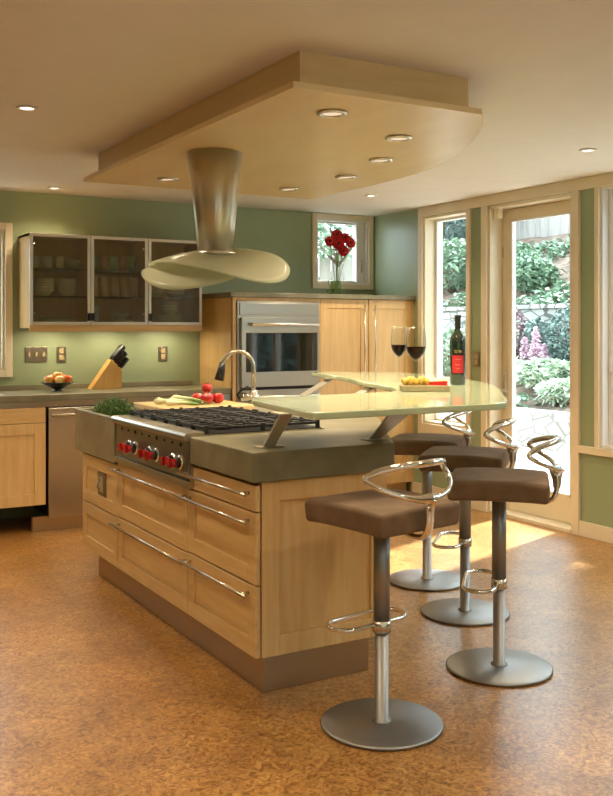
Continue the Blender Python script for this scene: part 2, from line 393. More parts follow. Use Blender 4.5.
# jamb liners + sashes + panes
def jamb_right(name, W, sashw=.045, sill=True, mull=None, xs=XR+.075, jm=None):
    y0, y1, z0, z1 = W
    j = MB(); t2 = .018; jx0, jx1 = XR-.002, XR+WT+.01
    j.box(jx0, jx1, y0, y0+t2, z0, z1).box(jx0, jx1, y1-t2, y1, z0, z1).box(jx0, jx1, y0+t2, y1-t2, z1-t2, z1).box(jx0, jx1, y0+t2, y1-t2, z0, z0+t2)
    wd = struct(j.build(name, jm or M['trim']))
    s = MB(); a, b2, c2, d2 = y0+t2, y1-t2, z0+t2, z1-t2
    sx0, sx1 = xs, xs+.045
    s.box(sx0, sx1, a, a+sashw, c2, d2).box(sx0, sx1, b2-sashw, b2, c2, d2).box(sx0, sx1, a+sashw, b2-sashw, c2, c2+sashw*.8).box(sx0, sx1, a+sashw, b2-sashw, d2-sashw*.8, d2)
    if sashw > .06: s.box(sx0-.02, sx0, a, a+.03, c2, d2).box(sx0-.02, sx0, b2-.03, b2, c2, d2)
    if mull:
        for q in mull: s.box(sx0-.02, sx1+.004, q-.035, q+.035, c2+.001, d2-.001)
    s.build('sash', M['sash'], wd, bevel=.004)
    MB().box(sx0+.018, sx0+.024, a+.01, b2-.01, c2+.01, d2-.01).build('pane', M['pane'], wd)
    return wd
jamb_right('window_1', AW, .025, xs=XR+.10)
wB = jamb_right('window_2', BW, .085, mull=[3.72], jm=M['sash'])
MB().tube([(XR+.06,4.33,1.20),(XR+.055,4.33,1.14),(XR+.05,4.33,1.08)], .008).build('crank_handle', M['sash'], wB)
jamb_right('window_3', CW, .05, mull=[1.92], jm=M['sash'])
# back windows
def jamb_back(name, W, sashw, extra=None, handle=None):
    x0, x1, z0, z1 = W
    j = MB(); t2 = .016; ya, yb = YB-.002, YB+.16
    j.box(x0, x0+t2, ya, yb, z0, z1).box(x1-t2, x1, ya, yb, z0, z1).box(x0+t2, x1-t2, ya, yb, z1-t2, z1).box(x0+t2, x1-t2, ya, yb, z0, z0+t2)
    wd = struct(j.build(name, M['sash'] if name == 'window_4' else M['trim']))
    s = MB(); a, b2, c2, d2 = x0+t2, x1-t2, z0+t2, z1-t2; ys = YB+.05
    s.box(a, a+sashw, ys, ys+.04, c2, d2).box(b2-sashw, b2, ys, ys+.04, c2, d2).box(a+sashw, b2-sashw, ys, ys+.04, c2, c2+sashw).box(a+sashw, b2-sashw, ys, ys+.04, d2-sashw, d2)
    if extra: s.box(*extra)
    s.build('sash', M['sash'], wd, bevel=.003)
    MB().box(a+.01, b2-.01, ys+.016, ys+.022, c2+.01, d2-.01).build('pane', M['pane'], wd)
    if handle: MB().tube(handle, .007).build('lock_lever', M['nickel'], wd)
    return wd
jamb_back('window_4', SW, .015, extra=(4.56, 4.645, YB+.03, YB+.10, 1.775, 2.295), handle=[(4.60,YB+.025,1.98),(4.60,YB+.015,1.93),(4.60,YB+.02,1.86)])
jamb_back('window_5', LW, .03)
def frame_back(name, W, o, top=None):
    x0, x1, z0, z1 = W; tp = o if top is None else top
    c = MB().box(x0-o, x0, YB-T, YB, z0-o, z1+tp).box(x1, x1+o, YB-T, YB, z0-o, z1+tp).box(x0, x1, YB-T, YB, z1, z1+tp).box(x0, x1, YB-T, YB, z0-o, z0)
    casing(name, c)
frame_back('trim_9', SW, .046, .046)
frame_back('trim_10', LW, .052)
# rear opening window
j = MB(); j.box(-1.6,-1.55,YF-.14,YF,.5,2.2).box(3.15,3.2,YF-.14,YF,.5,2.2).box(-1.6,3.2,YF-.14,YF,.5,.55).box(-1.6,3.2,YF-.14,YF,2.15,2.2).box(.75,.85,YF-.12,YF-.04,.55,2.15)
rw = struct(j.build('window_6', M['sash'])); MB().box(-1.55,3.15,YF-.085,YF-.08,.55,2.15).build('pane', M['pane'], rw)

# glass door, recessed to the outside
j = MB(); jx0, jx1 = XR-.002, XR+WT+.01
j.box(jx0, jx1, DR[0], DR[0]+.022, 0, DR[3]).box(jx0, jx1, DR[1]-.022, DR[1], 0, DR[3]).box(jx0, jx1, DR[0], DR[1], DR[3]-.022, DR[3])
jo = j.build('door_frame', M['trim']); struct(jo); jo.name = 'trim_11'
casing('trim_12', MB().box(XR-.01, XR+WT+.02, DR[0]+.022, DR[1]-.022, -.002, .024))
dx0, dx1 = XR+.118, XR+.163
d = MB(); dy0, dy1, dz0, dz1 = DR[0]+.024, DR[1]-.024, .028, DR[3]-.024
gy0, gy1, gz0, gz1 = 4.735, 5.335, .215, 2.17
d.box(dx0, dx1, dy0, gy0, dz0, dz1).box(dx0, dx1, gy1, dy1, dz0, dz1).box(dx0, dx1, gy0, gy1, dz0, gz0).box(dx0, dx1, gy0, gy1, gz1, dz1)
door = struct(d.build('door_1', M['trim'], bevel=.003))
g = MB(); q = .012
g.box(dx0-.004, dx0+.02, gy0, gy0+q, gz0, gz1).box(dx0-.004, dx0+.02, gy1-q, gy1, gz0, gz1).box(dx0-.004, dx0+.02, gy0, gy1, gz0, gz0+q).box(dx0-.004, dx0+.02, gy0, gy1, gz1-q, gz1)
g.build('glazing_bead', M['sash'], door)
MB().box(dx0+.02, dx0+.026, gy0, gy1, gz0, gz1).build('pane', M['pane'], door)
h = MB().box(dx0-.008, dx0, 5.375, 5.410, .84, 1.06).box(dx0-.05, dx0, 5.385, 5.400, .905, .922).box(dx0-.056, dx0-.044, 5.33, 5.40, .902, .924)
h.build('door_handle', M['nickel'], door, bevel=.003)
MB().box(dx0-.002, dx0+.02, dy1-.01-.0, dy1+.001, 1.9, 1.98).build('hinge', M['nickel'], door)
o = MB().box(XR+.03, XR+.075, 5.375, 5.428, 2.185, 2.262).build('door_sensor', M['trim'], bevel=.004); tag(o, 'small cream sensor block at the top corner of the glass door', 'sensor')

# ------------------------------------------------------------------ outdoors
def hterr(x, y):
    if x < 7.8: return -.03
    if x < 7.95: return .36
    if x < 9.8: return .36 + (x-7.95)*.36
    if x < 9.95: return 1.60
    return 1.60 + (x-9.95)*.46
g = MB().box(XR+WT+.012, 7.8, -3, 19, -.14, -.03)
g.box(-6, XR+WT+.012, YB+.16, 19, -.14, -.03)
struct(g.build('patio', M['patio']))
def slope(name, x0, x1, y0=-3, y1=21):
    nx, ny = 14, 60; vs = []; fs = []
    for i in range(nx+1):
        for k in range(ny+1):
            x = x0+(x1-x0)*i/nx; y = y0+(y1-y0)*k/ny
            vs.append((x, y, hterr(min(max(x,x0+.001),x1-.001), y)-.04 + .10*noise.noise(Vector((x*1.4,y*1.4,0)))))
    for i in range(nx):
        for k in range(ny):
            a = i*(ny+1)+k; fs.append([a, a+ny+1, a+ny+2, a+1])
    b = MB().add(vs, fs, True); return struct(b.build(name, M['soil']))
slope('lower_garden_bed', 7.96, 9.8); slope('upper_garden_bank', 9.96, 13.6)
tag(MB().box(7.8, 8.0, -3, 10.4, -.03, .42).build('retaining_wall', M['stone1'], bevel=.02), 'low pale stone retaining wall along the sunny patio', 'wall')
tag(MB().box(9.8, 10.0, -3, 21, .9, 1.66).build('retaining_wall', M['stone2'], bevel=.02), 'grey stone retaining wall halfway up the planted bank', 'wall')
cp = MB().box(9.75, 10.08, -3, 21, 1.66, 1.72); cp.build('coping', M['stone2'], D.objects['retaining_wall.001'])
def fence(name, label, p0, p1, z, h, axis):
    t_ = thing(name, label, 'fence', (p0[0], p0[1], z))
    b = MB(); n = int((Vector(p1)-Vector(p0)).length/.15)
    for i in range(n):
        f = i/n; px = p0[0]+(p1[0]-p0[0])*f; py = p0[1]+(p1[1]-p0[1])*f; hh = h + .02*random.random()
        if axis == 'y': b.box(px, px+.02, py, py+.138, z, z+hh)
        else: b.box(px, px+.138, py, py+.02, z, z+hh)
    b.build('boards', M['fence'], t_)
    r = MB()
    for zz in (.3, h-.3):
        if axis == 'y': r.box(p0[0]+.03, p0[0]+.07, p0[1], p1[1], z+zz, z+zz+.09)
        else: r.box(p0[0], p1[0], p0[1]+.03, p0[1]+.07, z+zz, z+zz+.09)
    r.build('rail', M['fence'], t_)
fence('wooden_fence', 'tall weathered board fence along the top of the bank', (13.5,2), (13.5,21), 2.9, 2.3, 'y')
fence('wooden_fence', 'weathered board fence close behind the small back window', (-1.5,8.7), (6.1,8.7), -.03, 2.15, 'x')
def leaves(b, c, r, n, size, flat=.5):
    for _ in range(n):
        while True:
            u = Vector((random.uniform(-1,1), random.uniform(-1,1), random.uniform(-1,1)))
            if u.length <= 1: break
        u = u.normalized() * (u.length ** .35)
        p = Vector((c[0]+u.x*r[0], c[1]+u.y*r[1], c[2]+u.z*r[2]))
        a = Vector((random.gauss(0,1), random.gauss(0,1), random.gauss(0,flat))).normalized()*size*random.uniform(.6,1.3)
        s = a.cross(Vector((random.gauss(0,.4), random.gauss(0,.4), 1))).normalized()*a.length*.32
        dn = Vector((0,0,-a.length*.25))
        b.add([p-a*.5, p+s, p+a*.6+dn, p-s], [[0,1,2,3]])
BUSHES = []
def bush(label, x, y, r, h, mat, n=900, size=.09, name='shrub', z=None, cat='shrub'):
    zz = hterr(x, y)-.02 if z is None else z
    BUSHES.append((x, y, r))
    t_ = thing(name, label, cat, (x, y, zz))
    b = MB(); leaves(b, (x, y, zz+h*.55), (r, r, h*.5), n, size); b.build('foliage', M[mat], t_)
    s = MB()
    for k in range(5):
        a = k*1.3; s.tube([(x,y,zz-.06),(x+.35*r*math.cos(a), y+.35*r*math.sin(a), zz+h*.3),(x+.6*r*math.cos(a), y+.6*r*math.sin(a), zz+h*.7)], [.018,.012,.006], 6)
    s.build('stems', M['bark'], t_)
    return t_
# bushes along the door and window sight lines (x, y)
bush('round dark green shrub left of centre on the bank', 11.0, 12.1, .40, .75, 'leaf_mid', 1400, .10)
bush('spiky mid green shrub above the grey stone wall', 10.75, 11.45, .45, .55, 'leaf_mid', 1300, .14)
bush('blue-green spruce shrub hanging over the stone wall', 9.3, 9.1, .33, .80, 'leaf_blue', 1300, .08)
bush('silvery pale shrub at the right of the stone wall', 10.4, 9.6, .42, .62, 'leaf_pale', 1200, .09)
bush('narrow burgundy-leaved shrub in front of the stone wall', 9.45, 10.35, .17, .75, 'leaf_red', 500, .07)
bush('teal-green upright shrub beside the pink flowers', 9.5, 9.95, .2, .6, 'leaf_blue', 600, .08)
bush('pale variegated hosta mound below the pink flowers', 8.7, 8.95, .36, .35, 'leaf_pale', 900, .15, name='hosta_plant', cat='plant')
bush('pale hosta mound at the left of the lower bed', 8.75, 9.75, .36, .32, 'leaf_pale', 900, .15, name='hosta_plant', cat='plant')
bush('pale hosta mound just behind the low stone wall', 8.35, 8.35, .26, .26, 'leaf_pale', 700, .14, name='hosta_plant', cat='plant')
bush('mid green mound at the right of the lower bed', 9.0, 8.2, .34, .5, 'leaf_blue', 900, .12, name='hosta_plant', cat='plant')
bush('yellow-green mound seen through the narrow side window', 8.8, 11.0, .6, .7, 'leaf_mid', 1500, .10)
bush('low green mound filling the bank behind the narrow side window', 11.0, 13.75, .85, .9, 'leaf_mid', 2600, .12)
bush('blue-green climber covering the fence behind the narrow side window', 12.7, 17.6, .7, 2.6, 'leaf_blue', 3500, .15)
bush('dark blue-green tree beyond the upper left of the side window', 11.9, 15.6, 1.05, 3.0, 'leaf_blue', 4200, .14)
bush('dark creeper on the fence at the upper left of the glass door', 13.3, 14.35, .45, .5, 'leaf_blue', 700, .12, z=3.9)
bush('leafy creeper on the fence at the upper right of the glass door', 13.3, 13.05, .35, .6, 'leaf_blue', 600, .12, z=4.2)
bush('bright green shrub outside the wide right window', 8.9, 6.4, .75, 1.3, 'leaf_mid', 2200, .12)
bush('leafy branch hanging over the fence by the small back window', 5.2, 8.35, .55, .5, 'leaf_mid', 900, .09, z=2.08)
for k, (lab, x, y, hh) in enumerate([('tallest pink astilbe plume in front of the stone wall', 9.15, 9.62, .62), ('pink astilbe plume left of the tallest one', 9.2, 9.88, .45), ('small coral astilbe plume lowest on the right', 9.12, 9.42, .40)]):
    zz = hterr(x,y)-.02; t_ = thing('astilbe_plant', lab, 'flower', (x,y,zz)); b = MB()
    for q in range(420):
        f = random.random(); rr = .11*(1-f)**.7+.01; a = random.uniform(0,2*PI)
        leaves(b, (x+rr*math.cos(a)*random.random(), y+rr*math.sin(a)*random.random(), zz+hh*.35+hh*.65*f), (.01,.01,.01), 1, .045)
    b.build('flower_plume', M['astilbe'], t_)
    MB().tube([(x,y,zz-.05),(x,y,zz+hh)], [.008,.003], 6).build('stem', M['stem'], t_)

# ground cover
gc = MB()
for k in range(7000):
    x = random.uniform(8.1, 13.4)
    y = x*random.uniform(.62, 1.4)+random.uniform(-.5,.5)
    if 9.7 < x < 10.1: continue
    if noise.noise(Vector((x*.9, y*.9, 3))) < -.05: continue
    if any((x-q[0])**2+(y-q[1])**2 < (q[2]+.1)**2 for q in BUSHES): continue
    leaves(gc, (x, y, hterr(x,y)+.05), (.12,.12,.09), 3, .13)
o = gc.build('ground_cover', M['leaf_mid']); o['kind'] = 'stuff'; tag(o, 'low leafy ground cover spreading over the planted bank', 'ground cover')
# ------------------------------------------------------------------ dropped ceiling panel over the island
PA = thing('dropped_ceiling_panel', 'maple dropped ceiling panel with curved side hanging over the island', 'ceiling panel', (2.2,4,2.205))
poly = [(1.61,2.875),(2.447,2.873),(2.56,3.0),(2.66,3.14),(2.75,3.29),(2.84,3.46),(2.92,3.63),(2.99,3.81),(3.04,3.98),(3.075,4.14),(3.09,4.32),(3.10,4.6),(3.09,5.17),(3.09,5.31),(1.605,5.31)]
MB().prism(poly, 2.206, 2.227).build('panel', M['soffit'], PA)
n_ = len(poly); cxx, cyy_ = 2.35, 4.1
b = MB()
for i in range(n_):
    p, q2 = Vector(poly[i]), Vector(poly[(i+1) % n_]); t2 = (q2-p).normalized(); nn = Vector((t2.y,-t2.x))*.003
    b.add([(p.x,p.y,2.205),(q2.x,q2.y,2.205),(q2.x,q2.y,2.228),(p.x,p.y,2.228),(p.x+nn.x,p.y+nn.y,2.205),(q2.x+nn.x,q2.y+nn.y,2.205),(q2.x+nn.x,q2.y+nn.y,2.228),(p.x+nn.x,p.y+nn.y,2.228)], [[0,1,2,3],[4,7,6,5],[0,4,5,1],[3,2,6,7],[0,3,7,4],[1,5,6,2]])
b.build('edge_band', M['edge'], PA)
poly2 = [(1.67,2.94),(2.437,2.94),(2.60,3.13),(2.70,3.29),(2.79,3.46),(2.87,3.64),(2.94,3.83),(3.0,4.0),(3.03,4.16),(3.04,4.34),(3.04,5.25),(1.67,5.25)]
MB().prism(poly2, 2.228, ZC).build('fascia', M['soffit'], PA)

# ------------------------------------------------------------------ recessed lights
def light(kind, loc, col, e, size=.05, rot=None, **k):
    l = D.lights.new('lamp', kind); l.energy = e; l.color = col
    if kind == 'SPOT': l.spot_size = k.get('angle', 2.0); l.spot_blend = .9; l.shadow_soft_size = size
    o = D.objects.new('lamp', l); o.location = loc
    if rot: o.rotation_euler = rot
    COL.objects.link(o); return o
WARM = (1.0,.81,.55)
def downlight(label, x, y, z, e, group, lit='lamp'):
    t_ = thing('recessed_light', label, 'light', (x,y,z), group=group)
    q = .84 if group.startswith('down') else .66
    MB().lathe([(.072*q,-.001),(.072*q,-.006),(.052*q,-.010),(.048*q,-.004),(.048*q,-.001)], 28).build('trim_ring', M['nickel'] if group.startswith('down') else M['ceil'], t_, world=False)
    MB().lathe([(.047*q,-.004),(.03*q,-.006),(0,-.007)], 24).build('lens', M[lit], t_, world=False)
    light('SPOT', (x,y,z-.025), WARM, e, .05, angle=2.35)
ES, EC = 46, 60
for lab, x, y in [('downlight nearest the front edge of the maple ceiling panel',1.922,3.131),
                  ('downlight nearest the right corner of the maple ceiling panel',2.427,3.395),
                  ('downlight third from the front along the curved edge of the maple panel',2.666,3.881),
                  ('downlight fourth from the front along the curved edge of the maple panel',2.797,4.411),
                  ('downlight at the far end of the curved row in the maple panel',2.743,4.959),
                  ('downlight left of the hood chimney in the maple panel',1.976,4.965)]:
    downlight(lab, x, y, 2.205, ES, 'downlights in the maple ceiling panel', 'lampdim' if 'left of' not in lab else 'lampdim')
for lab, x, y, e in [('ceiling downlight left of the maple panel near the top left',1.041,4.302,EC),
                  ('ceiling downlight right of the maple panel above the glass door side',3.975,3.772,EC*.7),
                  ('ceiling downlight close to the back wall above the glass-door cupboards',1.80,6.66,EC*.45),
                  ('ceiling downlight near the small back window',3.937,5.862,EC*.7)]:
    downlight(lab, x, y, ZC, e, 'ceiling downlights', 'lamp')
for x, y in [(.2,2.4),(2.6,1.3),(.6,.4),(-1.2,4.3),(-1.4,1.5),(2.6,-1.2),(.35,6.0)]:
    light('SPOT', (x,y,ZC-.02), WARM, EC, .06, angle=2.5)

# ------------------------------------------------------------------ cabinet helpers
def shaker(b, w, h, st=.06, th=.02, rec=.008):
    # local frame: u = x (0..w), z (0..h), outward = -y ; front face at y=0
    b.box(0, st, 0, th, 0, h); b.box(w-st, w, 0, th, 0, h); b.box(st, w-st, 0, th, 0, st); b.box(st, w-st, 0, th, h-st, h)
    b.box(st, w-st, rec, th, st, h-st)
FR_LEFT = lambda y_far, z, x=1.59: Matrix.Translation((x, y_far, z)) @ Matrix.Rotation(-PI/2, 4, 'Z')   # u runs towards -Y, outward -X
FR_NEAR = lambda x0, z, y: Matrix.Translation((x0, y, z))
def bar_handle(b, w, z, inset=.02, off=.036, r=.0075):
    b.tube([(-inset, -off, z), (w, -off, z)], r, 10)
    for u in (.03, w-.04): b.tube([(u, 0, z), (u, -off, z)], r*.9, 8)

# ------------------------------------------------------------------ island
GAP = .0025
def drawer_unit(label, yfar, ynear, rows, handles, hrange):
    t_ = thing('drawer_cabinet', label, 'cabinet', (1.75, (yfar+ynear)/2, .145))
    MB().box(1.612, 1.93, max(3.155, ynear+.001), yfar-.001, .146, rows[0][1]-.002).build('carcass', M['maple'], t_)
    for i, (z0, z1) in enumerate(rows):
        w = yfar-ynear-2*GAP; b = MB(); b.M = FR_LEFT(yfar-GAP, z0+GAP)
        h = z1-z0-2*GAP
        if h > .15: shaker(b, w, h, .065)
        else: b.box(0, w, 0, .02, 0, h)
        dname = 'drawer' if handles else 'door'
        dr = b.build(dname, M['maple_h'] if i < 9 else M['maple'], t_, bevel=.0015)
        if handles:
            hb = MB(); hb.M = FR_LEFT(yfar-GAP, 0)
            bar_handle(hb, hrange[1], z1-hrange[0])
            hb.build('handle', M['nickel'], dr)
    return t_
drawer_unit('island drawer cabinet with three drawers nearest the camera', 3.768, 3.128, [(.69,.790),(.418,.687),(.147,.416)], True, (.035, .62))
drawer_unit('wide two-drawer island cabinet under the range top', 4.68, 3.77, [(.412,.688),(.145,.410)], True, (.035, .93))
drawer_unit('far island cabinet with metal outlet plate and no handles', 5.29, 4.682, [(.405,.672),(.145,.403)], False, None)
# outlet plate on the island
t_ = thing('outlet_plate', 'metal outlet plate on the far end of the island front', 'outlet', (1.598,4.95,.54))
MB().box(1.590, 1.5975, 4.885, 5.015, .475, .60).build('cover_plate', M['plate'], t_, bevel=.002)
MB().box(1.585, 1.590, 4.92, 4.975, .50, .575).build('socket', M['ivory'], t_)
MB().tube([(1.585,4.948,.565),(1.565,4.94,.55),(1.562,4.935,.525),(1.58,4.945,.515)], .004, 6).build('hook', M['nickel'], t_)
# curved end/back cabinet with end panel
t_ = thing('island_end_cabinet', 'maple island end with framed panel under the concrete corner', 'cabinet', (2.1,4.0,.145))
bodyp = [(1.935,3.152),(2.178,3.152),(2.39,3.5),(2.70,4.0),(2.92,4.5),(3.04,5.33),(1.935,5.33)]
MB().prism(bodyp, .146, .800).build('carcass', M['maple'], t_)
b = MB(); b.M = FR_NEAR(1.617, .147, 3.13); shaker(b, .561, .653, .075, .02, .013); b.build('end_panel', M['maple'], t_, bevel=.0015)
o = MB().prism([(1.646,3.172),(2.12,3.172),(2.33,3.52),(2.63,4.02),(2.84,4.5),(2.94,5.17),(1.646,5.17)], 0, .144).build('toe_kick', M['toekick'], bevel=.003)
tag(o, 'brown metal plinth under the maple island', 'plinth')
# worktop
o = MB()
o.prism([(1.569,3.112),(2.203,3.112),(2.43,3.5),(2.74,4.0),(2.96,4.5),(3.08,5.37),(2.235,5.37),(2.235,3.70),(1.569,3.70)], .803, .914)
o.box(1.569, 1.597, 4.668, 5.37, .680, .914)           # deep planter block: left wall
o.box(1.597, 1.80, 4.668, 4.735, .803, .914).box(1.597, 1.80, 5.32, 5.37, .680, .914).box(1.80, 2.235, 4.668, 5.37, .803, .914).box(1.597, 1.80, 4.735, 5.32, .803, .83)
wt = o.build('island_worktop', M['concrete'], bevel=.005); tag(wt, 'thick grey-green concrete worktop on the maple island', 'worktop')
# planter herb
t_ = thing('herb_bunch', 'bunch of feathery green herb in the concrete trough', 'herb', (1.69,5.02,.83))
b = MB()
for k in range(900):
    a = random.uniform(0,2*PI); rr = random.random()**.5; y = 5.02+rr*.19*math.sin(a); x = 1.69+rr*.085*math.cos(a)
    hz = .925+.07*(1-rr*rr)*random.uniform(.5,1)
    p = Vector((x,y,hz-.05)); q = Vector((x+random.gauss(0,.02), y+random.gauss(0,.025), hz))
    s = Vector((random.gauss(0,1),random.gauss(0,1),0)).normalized()*.0022
    b.add([p-s, p+s, q+s*.4, q-s*.4], [[0,1,2,3]])
    for j in range(3):
        e_ = q + Vector((random.gauss(0,.012),random.gauss(0,.012),random.uniform(-.004,.012)))
        b.add([q-s, q+s, e_], [[0,1,2]])
b.build('fronds', M['leafgreen'], t_)
b = MB()
for k in range(14):
    a = k*.7; b.tube([(1.69,5.02,.832),(1.69+.04*math.cos(a),5.02+.12*math.sin(a),.90)], [.004,.002], 6)
b.build('stems', M['stem'], t_)

# ------------------------------------------------------------------ range top
R0, R1 = 3.705, 4.663
t_ = thing('gas_cooktop', 'stainless gas range top with red knobs set into the concrete', 'range top', (1.9,4.18,.69))
MB().box(1.60, 1.93, R0+.001, R1-.001, .70, .918).box(1.93, 2.232, R0+.001, R1-.001, .802, .918).build('body', M['steel_h'], t_)
b = MB(); pr = [(1.545,.905),(1.547,.918),(1.556,.928),(1.575,.931),(1.64,.930),(1.64,.895),(1.553,.895)]
vs = [(x, R0, z) for x, z in pr]+[(x, R1, z) for x, z in pr]; n = len(pr)
b.add(vs, [list(range(n)), list(range(n,2*n))[::-1]]+[[i,(i+1)%n,n+(i+1)%n,n+i] for i in range(n)]); b.build('front_rail', M['steel_h'], t_, bevel=.002)
MB().box(1.572, 1.601, R0+.012, R1-.012, .732, .893).build('control_panel', M['darksteel'], t_, bevel=.002)
MB().box(1.566, 1.601, R0, R1, .695, .726).build('lower_rail', M['steel_h'], t_, bevel=.002)
MB().box(1.578, 1.601, R0, R0+.010, .726, .893).build('end_cap', M['steel_h'], t_)
for k in range(9): MB().tube([(1.573, 3.80+k*.095, .872),(1.568, 3.80+k*.095, .872)], .006 if k % 3 else .009, 8).build('indicator', M['dark'], t_)
for gy in (4.40, 4.12, 3.84):
    for s in (.040, -.040):
        yy = gy+s
        kb = MB(); kb.cyl((1.572,yy,.795),(1.563,yy,.795), .033, .031, 24); kbo = kb.build('knob_bezel', M['chrome'], t_)
        kb = MB(); kb.cyl((1.561,yy,.795),(1.546,yy,.795), .024, .022, 20); kb.build('knob_collar', M['blackplastic'], kbo)
        kb = MB(); kb.cyl((1.548,yy,.795),(1.526,yy,.795), .019, .016, 20); kb.box(1.512,1.53,yy-.006,yy+.006,.775,.815); kb.build('knob', M['redknob'], kbo, bevel=.002)
MB().box(1.645, 2.22, R0+.006, R1-.006, .918, .922).build('burner_tray', M['blackplastic'], t_)
for i in range(3):
    yc = R0+.16+i*.3195; g = MB(); a0, a1 = yc-.152, yc+.152; zt, zb = .950, .938
    for xx in (1.655, 1.79, 1.925, 2.06, 2.205): g.box(xx-.006, xx+.006, a0, a1, zb, zt)
    for yy in (a0+.006, yc-.075, yc, yc+.075, a1-.006): g.box(1.655, 2.205, yy-.006, yy+.006, zb, zt)
    for xx in (1.655, 2.205, 1.925):
        for yy in (a0+.006, a1-.006, yc): g.box(xx-.008, xx+.008, yy-.008, yy+.008, .921, zt+.006)
    for xx in (1.72, 1.86, 2.0, 2.14):
        for yy in (yc-.11, yc-.04, yc+.04, yc+.11): g.box(xx-.011, xx+.011, yy-.005, yy+.005, zb, zt+.007)
    g.build('grate', M['black'], t_, bevel=.002)
    for xx in (1.79, 2.06):
        MB().lathe([(.05,.922),(.05,.930),(.042,.934),(0,.936)], 24, xx, yc).build('burner', M['black'], t_)

# ------------------------------------------------------------------ raised bar
K = .9667; ZB = 1.08
bp = [(1.885,3.69),(1.815,3.60),(1.71,2.915),(2.56,2.915),(2.64,2.945),(2.803,3.12),(2.95,3.31),(3.08,3.47),(3.25,3.68),(3.40,3.90),(3.54,4.16),(3.65,4.42),(3.74,4.72),(3.80,5.03),(3.816,5.362),(3.35,5.684),(3.27,5.60),(3.25,5.50),(3.195,5.16),(3.11,4.88),(2.995,4.60),(2.914,4.30),(2.84,4.06),(2.77,3.90),(2.69,3.78),(2.60,3.71),(2.449,3.69)]
bp = [(x*K, y*K) for x, y in bp]
bar = MB().prism(bp, ZB-.026, ZB).build('raised_bar_counter', M['barglass'], bevel=.006, segs=3)
tag(bar, 'pale green glass raised bar curving above the island', 'bar top')
def strap(b, p0, p1, wdir, w=.045, th=.006, k0=.75, k1=1.35):
    p0 = Vector(p0); p1 = Vector(p1); wd = Vector(wdir).normalized()*w; n = (p1-p0).cross(wd).normalized()*th
    vs = []
    for p, s_ in ((p0,k0),(p1,k1)):
        for sx, sy in ((-1,-1),(1,-1),(1,1),(-1,1)): vs.append(p+wd*sx*s_*.5+n*sy*.5)
    b.add(vs, [[0,3,2,1],[4,5,6,7],[0,1,5,4],[1,2,6,5],[2,3,7,6],[3,0,4,7]])
for k, (lab, base, top, wd) in enumerate([
    ('leaning metal bar bracket nearest the range top corner', (1.70,3.235), (1.705,3.10), (1,0,0)),
    ('leaning metal bar bracket beside the nearest stool', (2.19,3.235), (2.19,3.03), (1,0,0)),
    ('leaning metal bracket under the far tip of the bar', (2.86,5.12), (3.12,5.10), (0,1,0)),
    ('leaning metal bracket under the middle of the curved bar', (2.66,4.42), (2.92,4.32), (.3,1,0))]):
    t_ = thing('bar_bracket', lab, 'bracket', (base[0], base[1], .914), group=None)
    fl = MB().box(base[0]-.05, base[0]+.05, base[1]-.03, base[1]+.03, .9145, .919); fl.build('foot', M['alu'], t_, bevel=.002)
    b = MB(); strap(b, (base[0],base[1],.918), (top[0],top[1],ZB-.026), wd, (.05,.085,.075,.10)[k], .008, .6 if k == 1 else 1, 1.3 if k == 1 else 1.1); b.build('strut', M['bracket'], t_, bevel=.001)
    MB().box(top[0]-.045, top[0]+.045, top[1]-.045, top[1]+.045, ZB-.0275, ZB-.0225).build('top_plate', M['alu'], t_, bevel=.001)

# ------------------------------------------------------------------ things on the island
t_ = thing('cutting_board', 'large light wooden cutting board behind the range top', 'cutting board', (2.12,4.96,.915))
MB().box(1.86, 2.38, 4.70, 5.21, .915, .948).build('slab', M['butcher'], t_, bevel=.006)
def tomato(label, x, y, z, r):
    t_ = thing('tomato', label, 'tomato', (x,y,z), group='tomatoes on the cutting board')
    b = MB(); prof = [(0,r*.12),(r*.35,r*.02),(r*.7,r*.18),(r*.95,r*.55),(r,r*.9),(r*.88,r*1.3),(r*.55,r*1.62),(r*.22,r*1.68),(0,r*1.56)]
    b.lathe(prof, 24); b.build('flesh', M['tomato'], t_, world=False, subd=1)
    b = MB()
    for k in range(5):
        a = k*2*PI/5; c = (math.cos(a), math.sin(a))
        b.add([(0,0,r*1.60),(c[0]*r*.25-c[1]*r*.07, c[1]*r*.25+c[0]*r*.07, r*1.70),(c[0]*r*.5,c[1]*r*.5,r*1.68),(c[0]*r*.25+c[1]*r*.07, c[1]*r*.25-c[0]*r*.07, r*1.70)], [[0,1,2,3]])
    b.tube([(0,0,r*1.55),(0,.002,r*1.8)], .003, 6)
    b.build('stalk', M['leafgreen'], t_, world=False, solid=.0015)
